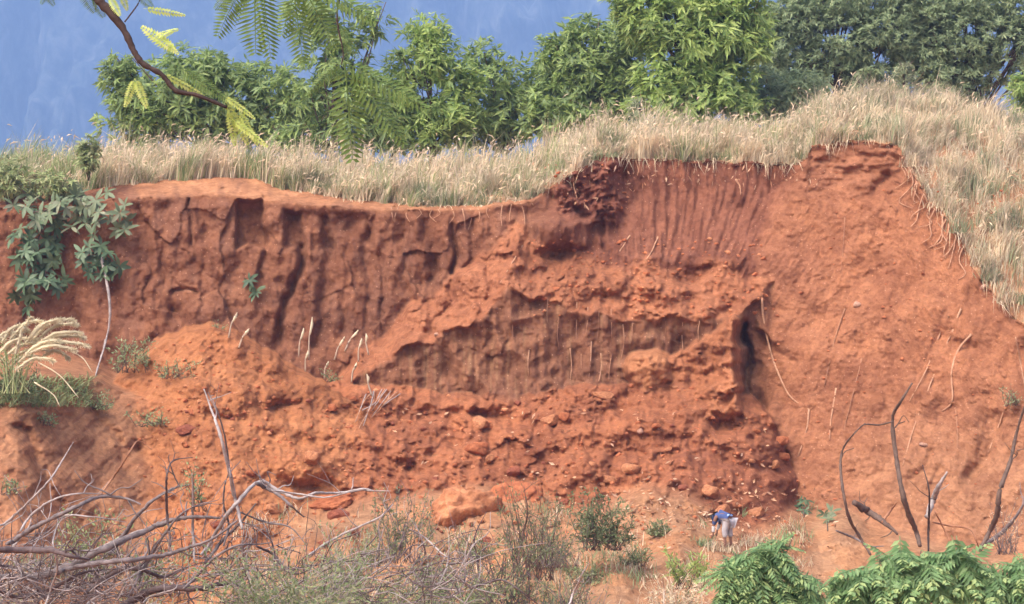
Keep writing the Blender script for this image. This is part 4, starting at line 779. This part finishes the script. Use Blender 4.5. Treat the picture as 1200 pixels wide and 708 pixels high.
# ================================================================== SCRUB ALONG THE BOTTOM
scrub('scrub_bush', 'grey-green thorny bush right of the white branch tips', 'bush', 470, 602, 40, 36, 46, 1300, .085, .02, M_olive, 40, .008, M_dead, None, 660)
scrub('scrub_bush', 'pale green tuft of scrub at the end of the brush pile', 'bush', 402, 640, 34, 28, 36, 620, .08, .018, M_mint, 34, .006, M_deadp, None, 700)
scrub('scrub_bush', 'broad grey twiggy scrub along the bottom edge left of the centre', 'bush', 430, 688, 120, 34, 33, 3600, .075, .018, M_mint2, 110, .006, M_dead, None, 745)
scrub('scrub_bush', 'dark twiggy bush standing before the pale block of earth', 'bush', 585, 655, 66, 46, 40, 1900, .08, .018, M_olive, 80, .008, M_deadd, None, 740)
scrub('scrub_bush', 'feathery grey-green scrub with bare stems right of the pale block', 'bush', 622, 600, 46, 46, 47, 1300, .09, .018, M_olive, 46, .009, M_bark, None, 680)
scrub('scrub_bush', 'round dark green bush on the pit floor left of the stooping person', 'bush', 706, 602, 38, 34, 49, 1900, .11, .03, M_olive, 50, .008, M_bark, None, 645)
scrub('scrub_bush', 'dry brown scrub at the bottom edge below the round dark bush', 'bush', 665, 690, 52, 24, 38, 500, .08, .018, M_olive, 50, .007, M_dead, None, 735)
scrub('scrub_bush', 'straw-coloured tuft of scrub left of the feathery shrubs', 'bush', 790, 690, 46, 22, 40, 600, .1, .02, M_straw, 40, .006, M_straw, None, 735)
scrub('weed', 'bright green weed with upright blades left of the big feathery shrub', 'weed', 806, 656, 32, 14, 42, 300, .13, .035, M_leafB, 22, .006, None, None, 690)
scrub('scrub_bush', 'faint dry scrub below the big pale block of earth', 'bush', 520, 650, 40, 26, 43, 450, .08, .018, M_grey, 34, .006, M_dead, None, 700)
scrub('scrub_bush', 'wide tangle of grey-green scrub in front of the right end of the brush pile', 'bush', 330, 680, 110, 40, 30, 3800, .075, .02, M_mint2, 120, .004, M_deadp, None, 745)
scrub('scrub_bush', 'low straw-and-green scrub along the bottom edge under the pale block of earth', 'bush', 520, 692, 90, 30, 37, 2200, .08, .02, M_mint2, 80, .005, M_dead, None, 740)
scrub('scrub_bush', 'thin olive scrub between the round dark bush and the feathery scrub', 'bush', 655, 625, 40, 24, 46, 700, .08, .018, M_olive, 36, .006, M_dead, None, 665)
for (u, v, ru, rv, lab) in [(560, 640, 26, 16, 'small green weed under the pale block of earth'), (640, 650, 30, 16, 'small green weed between the feathery scrub and the round dark bush'), (745, 650, 26, 14, 'small green weed right below the round dark bush'), (690, 668, 34, 16, 'low green weed at the bottom below the round dark bush'), (500, 668, 34, 18, 'low green weed among twigs below the grey-green bush'), (772, 618, 16, 10, 'tiny green weed between the round dark bush and the stooping person'), (440, 640, 30, 22, 'green weed behind the pale stick lying on the scrub')]:
    scrub('weed', lab, 'weed', u, v, ru, rv, float(depth(u, v + rv)) - .1, 420, .09, .026, M_mint2, 24, .006, M_bark, None, v + rv)
BT = 'loose sticks along the bottom edge'
branch([(360, 652), (385, 635), (420, 618), (445, 606), (461, 591)], .024, M_deadp, 'pale thick stick lying across the pale green tuft of scrub', 36, 2, BT)
branch([(395, 708), (440, 690), (490, 668), (530, 655), (585, 650)], .018, M_deadd, 'dark thin branch slanting up below the grey-green bush', 35, 3, BT)
branch([(472, 690), (485, 662), (498, 650), (494, 632), (486, 612)], .016, M_dead, 'grey curved twig in front of the grey-green bush', 36, 2, BT)
branch([(480, 620), (500, 632), (520, 650), (545, 662)], .016, M_deadp, 'pale thin twig sloping down behind the dark twiggy bush', 38, 2, BT)
branch([(550, 690), (575, 682), (590, 680), (612, 694), (640, 716)], .018, M_deadd, 'dark arched twig at the bottom edge under the dark twiggy bush', 33, 2, BT)
branch([(664, 716), (672, 695), (680, 678), (690, 660)], .020, M_deadp, 'whitish knobbly twig standing at the bottom edge', 36, 3, BT, (4, 9), .3)
branch([(606, 660), (613, 625), (618, 600), (614, 570)], .02, M_bark, 'upright brown stem within the feathery scrub', 46, 3, BT)
branch([(562, 690), (560, 660), (556, 630), (570, 600)], .018, M_deadd, 'upright dark stem in the dark twiggy bush', 40, 3, BT)
branch([(778, 708), (778, 690), (776, 676)], .016, M_straw, 'straw-coloured stub in the straw tuft', 39, 0, BT)
# grass and low cover on the pit floor
acc = Acc(); n = 17000; u = rng.uniform(-20, 960, n); v = rng.uniform(596, 740, n) ** 1.0; k = (fbm(u / 70, v / 30, 4, 701) > .30 - .45 * sstep(620, 720, v)) & ((u > 250) | (v > 640)); u, v = u[k], v[k]; n = len(u); p = on(u, v, 0)
mi = fbm(p[:, 0] / .8, p[:, 1] / .8, 2, 705) > 0
for j in (0, 1):
    m = mi == bool(j); Vv, F, _ = blades(p[m], rng.uniform(.06, .36, m.sum()), rng.normal(0, .14, (m.sum(), 3)) * [1, 1, 0], np.full(m.sum(), .013)); acc.add(Vv, F, j)
kind(link('pit_grass', acc.build('pit_grass', [M_straw, M_mint], False)), 'stuff')
# grass round the person's feet
for i, (u, v, lab) in enumerate([(838, 646, 'straw tuft at the feet of the stooping person, left side'), (856, 648, 'straw tuft at the feet of the stooping person, right side'), (822, 640, 'low green tuft left of the stooping person'), (880, 640, 'low straw tuft right of the stooping person')]):
    b0 = on(u, v, 0); a = Acc(); k = 70; a.add(*blades(rng.normal(0, 1, (k, 3)) * [.14, .08, .01], rng.uniform(.08, .3, k), rng.normal(0, .1, (k, 3)) * [1, 1, 0], np.full(k, .018))[:2], i == 2)
    tag(link('grass_tuft', a.build('grass_tuft', [M_straw, M_mint], False), loc=tuple(b0)), lab, 'grass tuft', 'grass tufts round the stooping person')
# bare sticks at the foot of the right slope
RS = 'bare sticks at the foot of the right slope'
branch([(1020, 650), (1008, 630), (996, 609), (989, 582), (985, 548), (988, 526), (1001, 508), (1014, 496)], .036, M_bark, 'leftmost thin bare stick, curved like a bow, at the foot of the right slope', 46, 1, RS, (14, 26), .05)
branch([(1078, 640), (1074, 624), (1064, 600), (1057, 575), (1050, 534), (1046, 491), (1056, 470), (1069, 449)], .060, M_bark, 'tallest thick bare stick, kinked near its top, on the right slope', 46, 1, RS, (14, 26), .05)
branch([(1047, 494), (1030, 498), (1012, 498), (1000, 510)], .018, M_bark, 'thin side stick reaching left from the kink of the tallest stick', 46, 0, RS, (8, 12), .05)
branch([(1088, 646), (1088, 620), (1089, 590), (1088, 570), (1081, 545)], .026, M_dbark, 'short straight dark stick beside the broken stump', 46.2, 1, RS, (14, 30), .05)
branch([(1086, 606), (1094, 585), (1100, 570), (1110, 553)], .070, M_deadp, 'splintered pale stump leaning right beside the straight dark stick', 46.6, 1, RS, (10, 20), .12)
branch([(1148, 646), (1160, 622), (1168, 604), (1172, 574), (1184, 540), (1192, 505), (1206, 460)], .062, M_bark, 'thick bare stick leaning right at the right edge of the picture', 46, 1, RS, (14, 26), .05)
branch([(1150, 640), (1172, 626), (1190, 606), (1206, 580)], .050, M_dead, 'thick grey limb forking off low at the right edge', 46.4, 1, RS, (14, 26), .08)
branch([(1000, 588), (1018, 600), (1036, 612), (1052, 626)], .085, M_bark, 'short dark rotting log lying on the slope between the bare sticks', 47.5, 3, RS, (14, 26), .14)
branch([(1034, 612), (1044, 598), (1052, 588)], .03, M_rootd, 'reddish broken twig sticking up from the rotting log', 47.3, 0, RS)
branch([(1092, 612), (1112, 616), (1136, 620), (1144, 634), (1148, 645)], .022, M_rootd, 'thin reddish twig running level to the foot of the right-edge stick', 46.3, 1, RS, (10, 16), .05)
branch([(1096, 600), (1108, 624), (1118, 646)], .020, M_rootd, 'thin reddish twig sloping down from the broken stump', 46.3, 0, RS)
branch([(1190, 395), (1196, 425), (1202, 460)], .026, M_root, 'pale root hanging at the right edge of the picture', float(depth(1195, 430)) - .3, 0, RS, (8, 12), .05)
branch([(980, 622), (1000, 630), (1020, 640), (1036, 640)], .026, M_dead, 'grey stick lying flat among leaf litter left of the rotting log', 47, 3, RS, (14, 30), .1)
scrub('weed', 'small grey-green weed at the right edge above the dark hollow', 'weed', 1186, 462, 14, 14, float(depth(1186, 470)) - .25, 120, .1, .03, M_grey, 12, .008)
scrub('weed', 'dry brushy weed around the foot of the right-edge stick', 'weed', 1180, 612, 24, 26, 46.6, 160, .1, .012, M_straw, 30, .007, M_dead, None, 650)

# ================================================================== FEATHERY SHRUBS, LOWER RIGHT
def frond_geo(n=13, lw=.05, ll=.26, droop=.45, taper=.35, jag=.1, seed=0, fwd=.45):
    """a pinnate leaf of length 1 along +X: midrib with paired leaflets"""
    r2 = np.random.default_rng(seed); x = np.linspace(0, 1, 8); rb = np.stack([x, 0 * x, -droop * x * x], 1); a = Acc(); a.add(*tube(rb, [.012, .004], 4, 1))
    t = np.linspace(.12, .99, n); t = np.repeat(t, 2); s = np.tile([1., -1.], n); B = np.stack([t, 0 * t, -droop * t * t], 1); L = ll * np.sin(math.pi * (.12 + .80 * t)) ** .7 * (1 - taper * t)
    T = norm(np.stack([fwd + .2 * t + r2.normal(0, jag, 2 * n), s, r2.normal(-.25, jag, 2 * n) - .3 * t], 1)); N = np.tile([[.2, 0, 1.]], (2 * n, 1)) + r2.normal(0, .15, (2 * n, 3))
    a.add(*leaves(B, T, N, np.maximum(L, .05), np.full(2 * n, lw), .18)); return a
FE = [frond_geo(13, .075, .36, .55, .35, .14, i).build('frond', M_frondF, False) for i in range(3)]
def feather_shrub(label, domes, nf, size, d, base_v, meshes):
    c0 = domes[0]; base = P(c0[0], base_v, d); t_ = thing('feathery_shrub', tuple(base), label, 'shrub'); px = d / FPX; a = Acc(); wsum = sum(x[2] for x in domes)
    for (u, v, ru, rv) in domes:
        c = P(u, v, d); k = int(nf * ru / wsum); a.add(*tube([base - [0, 0, .2], (base + c) / 2 + rng.normal(0, .08, 3), c], .02, 6, 5, .06, .5), )
        for i in range(k):
            an = rng.uniform(0, 6.283); el_ = math.asin(rng.uniform(-.5, 1)); dv = np.array([math.cos(an) * math.cos(el_), -abs(math.sin(an)) * math.cos(el_) * .8, math.sin(el_)]); R = rng.uniform(.45, 1)
            q = c + dv * np.array([ru, ru * .8, rv]) * px * R - [0, 0, 0]; T = norm(dv * [1, 1, .2] + [0, -.1, -.05 - .3 * (1 - dv[2])] + rng.normal(0, .25, 3)); N = norm(np.array([0, -.25, 1]) + dv * .5 + rng.normal(0, .2, 3)); N = norm(N - T * np.dot(N, T)); Y = np.cross(N, T); L = size * rng.uniform(.7, 1.2); q = q - T * L * .5 - base
            o = link('frond', meshes[i % len(meshes)], t_); o.matrix_local = Matrix(((T[0] * L, Y[0] * L, N[0] * L, q[0]), (T[1] * L, Y[1] * L, N[1] * L, q[1]), (T[2] * L, Y[2] * L, N[2] * L, q[2]), (0, 0, 0, 1)))
            if i % 3 == 0: a.add(*tube([base + (c - base) * rng.uniform(.4, .95), q + base], .008, 4, 2, 0, .5))
    link('stem', a.build('stem', M_bark, True, base), t_); return t_
feather_shrub('big drooping feathery green shrub, the tallest at the bottom right', [(900, 690, 58, 52), (898, 655, 36, 28), (860, 700, 26, 24), (945, 695, 26, 26), (862, 668, 24, 22)], 190, .42, 25, 800, FE)
FB = [frond_geo(9, .11, .40, .35, .3, .08, 10 + i).build('frond', M_frondF, False) for i in range(3)]
feather_shrub('low feathery green shrub in the bottom right corner with broad leaflets', [(1030, 685, 46, 38), (1085, 680, 50, 38), (1150, 680, 46, 34), (1195, 682, 36, 34), (990, 694, 36, 30), (1120, 662, 40, 24), (1060, 664, 36, 24)], 260, .40, 24, 790, FB)
for (u, v, s_, lab) in [(800, 655, .34, 'lone bright leaf spray left of the big feathery shrub'), (822, 640, .3, 'yellowish leaf spray at the upper left of the big feathery shrub')]: pass

# ================================================================== TREE HANGING IN FROM THE TOP (its trunk is left of the picture)
tb_ = P(-420, 1050, 9.2); ot = thing('overhanging_tree', tuple(tb_), 'near tree branch with yellow-green feathery leaves hanging in at the top left', 'tree')
OD = 9.0
def tp(u, v, d=OD): return P(u, v, d) - tb_
x = tube([P(-420, 1060, 9.2) - tb_, P(-410, 500, 9.3) - tb_, P(-380, 0, 9.3) - tb_, P(-300, -420, 9.2) - tb_], [.11, .09, .07, .04], 10, 8, .03); link('trunk', mesh('trunk', x[0], x[1], M_bark), ot)
def limb(pts, r, m=M_dbark):
    x = tube([tp(*q) for q in pts], r, 7, 7, .05); o = link('limb', mesh('limb', x[0], x[1], m), ot); return o
limb([(-395, 200), (-250, -60), (-60, -150), (60, -70), (108, -10), (120, 5), (143, 32), (158, 62), (168, 75), (190, 88), (206, 106), (232, 112), (266, 126)], [.04, .03, .016, .011, .009, .006])
limb([(146, 26), (155, 14), (162, 4), (170, -14)], [.003, .002]); limb([(168, 73), (168, 79)], [.006, .003]); limb([(205, 106), (208, 110)], [.006, .003])
limb([(-300, -400), (-60, -330), (180, -200), (262, -60), (300, -20), (330, -40)], [.03, .02, .012, .005])
limb([(262, -60), (380, -110), (400, -40), (395, 20), (402, 60), (400, 76)], [.008, .005, .003, .002], M_dbark)
FY = [frond_geo(12, .095, .27, .25, .2, .05, 20 + i, .3).build('frond', M_frondY, False) for i in range(2)]; FG = [frond_geo(17, .042, .36, .2, .15, .03, 30 + i, .22).build('frond', M_frondG, False) for i in range(2)]
def hang(u0, v0, u2, v2, me, wid=1.0, face=None, d=OD):
    """one pinnate leaf from (u0,v0) to its tip (u2,v2)"""
    a = tp(u0, v0, d); b_ = tp(u2, v2, d + rng.uniform(-.04, .04)); T = b_ - a; L = np.linalg.norm(T); T = T / L; N = norm(np.array(face or [.15, -1, .35])); N = norm(N - T * np.dot(N, T)); Y = np.cross(N, T); o = link('frond', me, ot)
    o.matrix_local = Matrix(((T[0] * L, Y[0] * L * wid, N[0] * L * .5, a[0]), (T[1] * L, Y[1] * L * wid, N[1] * L * .5, a[1]), (T[2] * L, Y[2] * L * wid, N[2] * L * .5, a[2]), (0, 0, 0, 1)))
for q in [(112, -6, 122, 20, 1.1), (128, -4, 140, 16, 1), (140, -12, 150, 12, 1)]: hang(*q[:4], FG[0] if q[0] < 120 else FY[0], q[4])
hang(95, -18, 112, 14, FG[0], 1); hang(48, -18, 64, 6, FG[1], .8); hang(58, -16, 48, 4, FG[1], .8)
hang(160, -8, 180, 8, FG[0], 1); hang(168, 10, 216, 15, FY[1], .55); hang(206, 60, 168, 30, FY[0], .9); hang(204, 36, 186, 44, FY[1], .8); hang(178, 40, 208, 60, FY[0], .7); hang(212, 34, 184, 38, FY[1], .5)
hang(158, 92, 146, 124, FY[0], .8); hang(158, 92, 172, 124, FY[1], .8)
hang(190, 86, 240, 110, FY[0], .45); hang(212, 80, 262, 112, FG[1], .6); hang(262, 112, 298, 136, FY[1], .5); hang(264, 118, 292, 168, FY[0], .55); hang(268, 128, 276, 170, FY[1], .7); hang(272, 140, 312, 168, FY[0], .5); hang(280, 130, 302, 168, FY[1], .6)
hang(298, -20, 300, 62, FG[0], 1.05); hang(286, -24, 254, 42, FG[1], .8); hang(292, -24, 262, 22, FG[0], .9); hang(306, -24, 318, 66, FG[1], .7); hang(276, -16, 250, 10, FG[0], .8)
hang(352, -20, 396, 56, FG[0], .8); hang(344, -10, 356, 72, FG[1], .8); hang(398, 30, 420, 66, FG[0], .6); hang(402, 72, 500, 122, FG[1], .5); hang(404, 74, 415, 188, FG[0], .75); hang(408, 78, 476, 166, FG[1], .5); hang(400, 70, 360, 110, FG[0], .5); hang(352, -30, 440, 20, FG[0], .55); hang(352, -30, 330, 40, FG[1], .8)

# ================================================================== THE STOOPING PERSON
def flat_mat(name, c, rough=.85):
    m, t, b = mat_base(name, rough, .2); tc = nd(t, 'ShaderNodeTexCoord'); t.links.new(mix(t, c, ramp(t, noise_n(t, 9, 5, .6, tc.outputs['Object']), [(.3, (.8, .8, .82)), (.7, (1.15, 1.15, 1.12))]), .8, 'MULTIPLY'), b.inputs['Base Color']); return m
M_skin = flat_mat('skin', (.2, .1, .07), .6); M_hair = flat_mat('black_hair', (.015, .013, .013), .5); M_blue = flat_mat('blue_cloth', (.06, .085, .2)); M_lblue = flat_mat('light_blue_trim', (.3, .42, .7)); M_white = flat_mat('white_cloth', (.6, .58, .57)); M_grey2 = flat_mat('pale_grey_cloth', (.38, .35, .36))
def skin(name, joints, edges, radii, m, parent=None, loc=None, lv=2):
    me = bpy.data.meshes.new(name); me.from_pydata([tuple(j) for j in joints], [tuple(e) for e in edges], []); me.materials.append(m); o = link(name, me, parent, loc)
    o.modifiers.new('skin', 'SKIN').use_smooth_shade = True; lay = me.skin_vertices[0] if len(me.skin_vertices) else None
    if lay is None:
        import bmesh
        bm = bmesh.new(); bm.from_mesh(me); bm.verts.layers.skin.verify(); bm.to_mesh(me); bm.free(); lay = me.skin_vertices[0]
    for sv, r in zip(lay.data, radii): sv.radius = (r, r) if np.ndim(r) == 0 else r; sv.use_root = False
    lay.data[0].use_root = True; s_ = o.modifiers.new('sub', 'SUBSURF'); s_.levels = s_.render_levels = lv; return o
# local frame: x to the right, y away from the camera, z up; the person faces left and bends forward
pd = float(depth(848, 640)) - .25; px_ = pd / FPX; feet = P(850, 641, pd); SC = 39 * px_ / .93                       # 0.93 m from feet to the bent back
J = {'pel': (.10, .02, .80), 'sp1': (-.02, 0, .88), 'sp2': (-.16, -.01, .90), 'nk': (-.27, -.02, .86), 'hd': (-.33, -.03, .80),
     'shL': (-.20, -.17, .85), 'elL': (-.25, -.22, .60), 'wrL': (-.28, -.20, .38), 'haL': (-.285, -.20, .31),
     'shR': (-.20, .15, .85), 'elR': (-.30, .20, .62), 'wrR': (-.36, .16, .42), 'haR': (-.365, .16, .35),
     'hpL': (.10, -.09, .76), 'knL': (.02, -.11, .44), 'anL': (.07, -.12, .07), 'toL': (-.09, -.13, .025), 'hpR': (.11, .11, .76), 'knR': (.05, .13, .44), 'anR': (.12, .13, .07), 'toR': (-.04, .13, .025)}
keys = list(J); ix = {k: i for i, k in enumerate(keys)}; Rr = dict(pel=.115, sp1=.12, sp2=.13, nk=.055, hd=.095, shL=.062, elL=.043, wrL=.028, haL=.03, shR=.062, elR=.043, wrR=.028, haR=.03, hpL=.085, knL=.056, anL=.036, toL=.03, hpR=.085, knR=.056, anR=.036, toR=.03)
E_ = [('pel', 'sp1'), ('sp1', 'sp2'), ('sp2', 'nk'), ('nk', 'hd'), ('sp2', 'shL'), ('shL', 'elL'), ('elL', 'wrL'), ('wrL', 'haL'), ('sp2', 'shR'), ('shR', 'elR'), ('elR', 'wrR'), ('wrR', 'haR'), ('pel', 'hpL'), ('hpL', 'knL'), ('knL', 'anL'), ('anL', 'toL'), ('pel', 'hpR'), ('hpR', 'knR'), ('knR', 'anR'), ('anR', 'toR')]
VV = [J[k] for k in keys]; RRv = [Rr[k] for k in keys]; EE = [(ix[a], ix[b_]) for a, b_ in E_]
for side in 'LR':                                          # five separate fingers, curled towards the soil
    h = np.array(J['ha' + side])
    for f, (oy, L) in enumerate([(-.028, .065), (-.009, .075), (.009, .07), (.028, .055), (-.04, .05)]):
        i0 = len(VV); th = f == 4; VV += [tuple(h + [(-.02 if th else 0), oy, -.02]), tuple(h + [-.02 - (.02 if th else 0), oy * 1.15, -.02 - L * .55]), tuple(h + [-.005 - (.03 if th else 0), oy * 1.1, -.02 - L])]; RRv += [.010, .009, .007]; EE += [(ix['ha' + side], i0), (i0, i0 + 1), (i0 + 1, i0 + 2)]
person = skin('person', VV, EE, RRv, M_skin, None, tuple(feet)); person.scale = (SC,) * 3; person.rotation_euler = (0, 0, -.6)
tag(person, 'person in a blue top and pale grey trousers stooping on the red soil', 'person')
def sub(name, ks, es, rs, m): return skin(name, [J[k] if isinstance(k, str) else k for k in ks], es, rs, m, person)
sub('jacket', ['sp1', 'pel', 'sp2', (-.225, -.01, .885), 'shL', 'elL', 'shR', 'elR'], [(0, 1), (0, 2), (2, 3), (2, 4), (4, 5), (2, 6), (6, 7)], [.15, .15, .155, .10, .082, .058, .082, .058], M_blue)
sub('hem', [(.10, -.10, .885), (.17, -.02, .895), (.19, .07, .875)], [(0, 1), (1, 2)], [.035, .032, .028], M_lblue)
sub('sleeve', ['elL', (-.265, -.21, .5), (-.275, -.20, .41)], [(0, 1), (1, 2)], [.05, .048, .042], M_white); sub('sleeve', ['elR', (-.33, .18, .52), (-.352, .165, .44)], [(0, 1), (1, 2)], [.05, .045, .038], M_white)
sub('trousers', [(.11, .01, .77), (.10, -.09, .70), (.04, -.11, .46), (.06, -.118, .26), (.11, .11, .70), (.06, .13, .46), (.10, .13, .26)], [(0, 1), (1, 2), (2, 3), (0, 4), (4, 5), (5, 6)], [.165, .125, .09, .07, .125, .09, .07], M_grey2)
sub('hair', [(-.325, -.02, .835), (-.375, -.03, .80), (-.29, -.02, .86)], [(0, 1), (0, 2)], [.10, .085, .06], M_hair)
for k, y in ((0, -.066), (1, .01)):
    sub('eye', [(-.405, y, .765), (-.412, y, .76)], [(0, 1)], [.010, .008], M_hair)
sub('nose', [(-.41, -.03, .75), (-.432, -.03, .735)], [(0, 1)], [.014, .009], M_skin); sub('mouth', [(-.385, -.05, .71), (-.385, -.01, .71)], [(0, 1)], [.008, .008], flat_mat('lip', (.2, .06, .05)))
sub('ear', [(-.325, -.122, .80), (-.33, -.126, .78)], [(0, 1)], [.018, .014], M_skin)
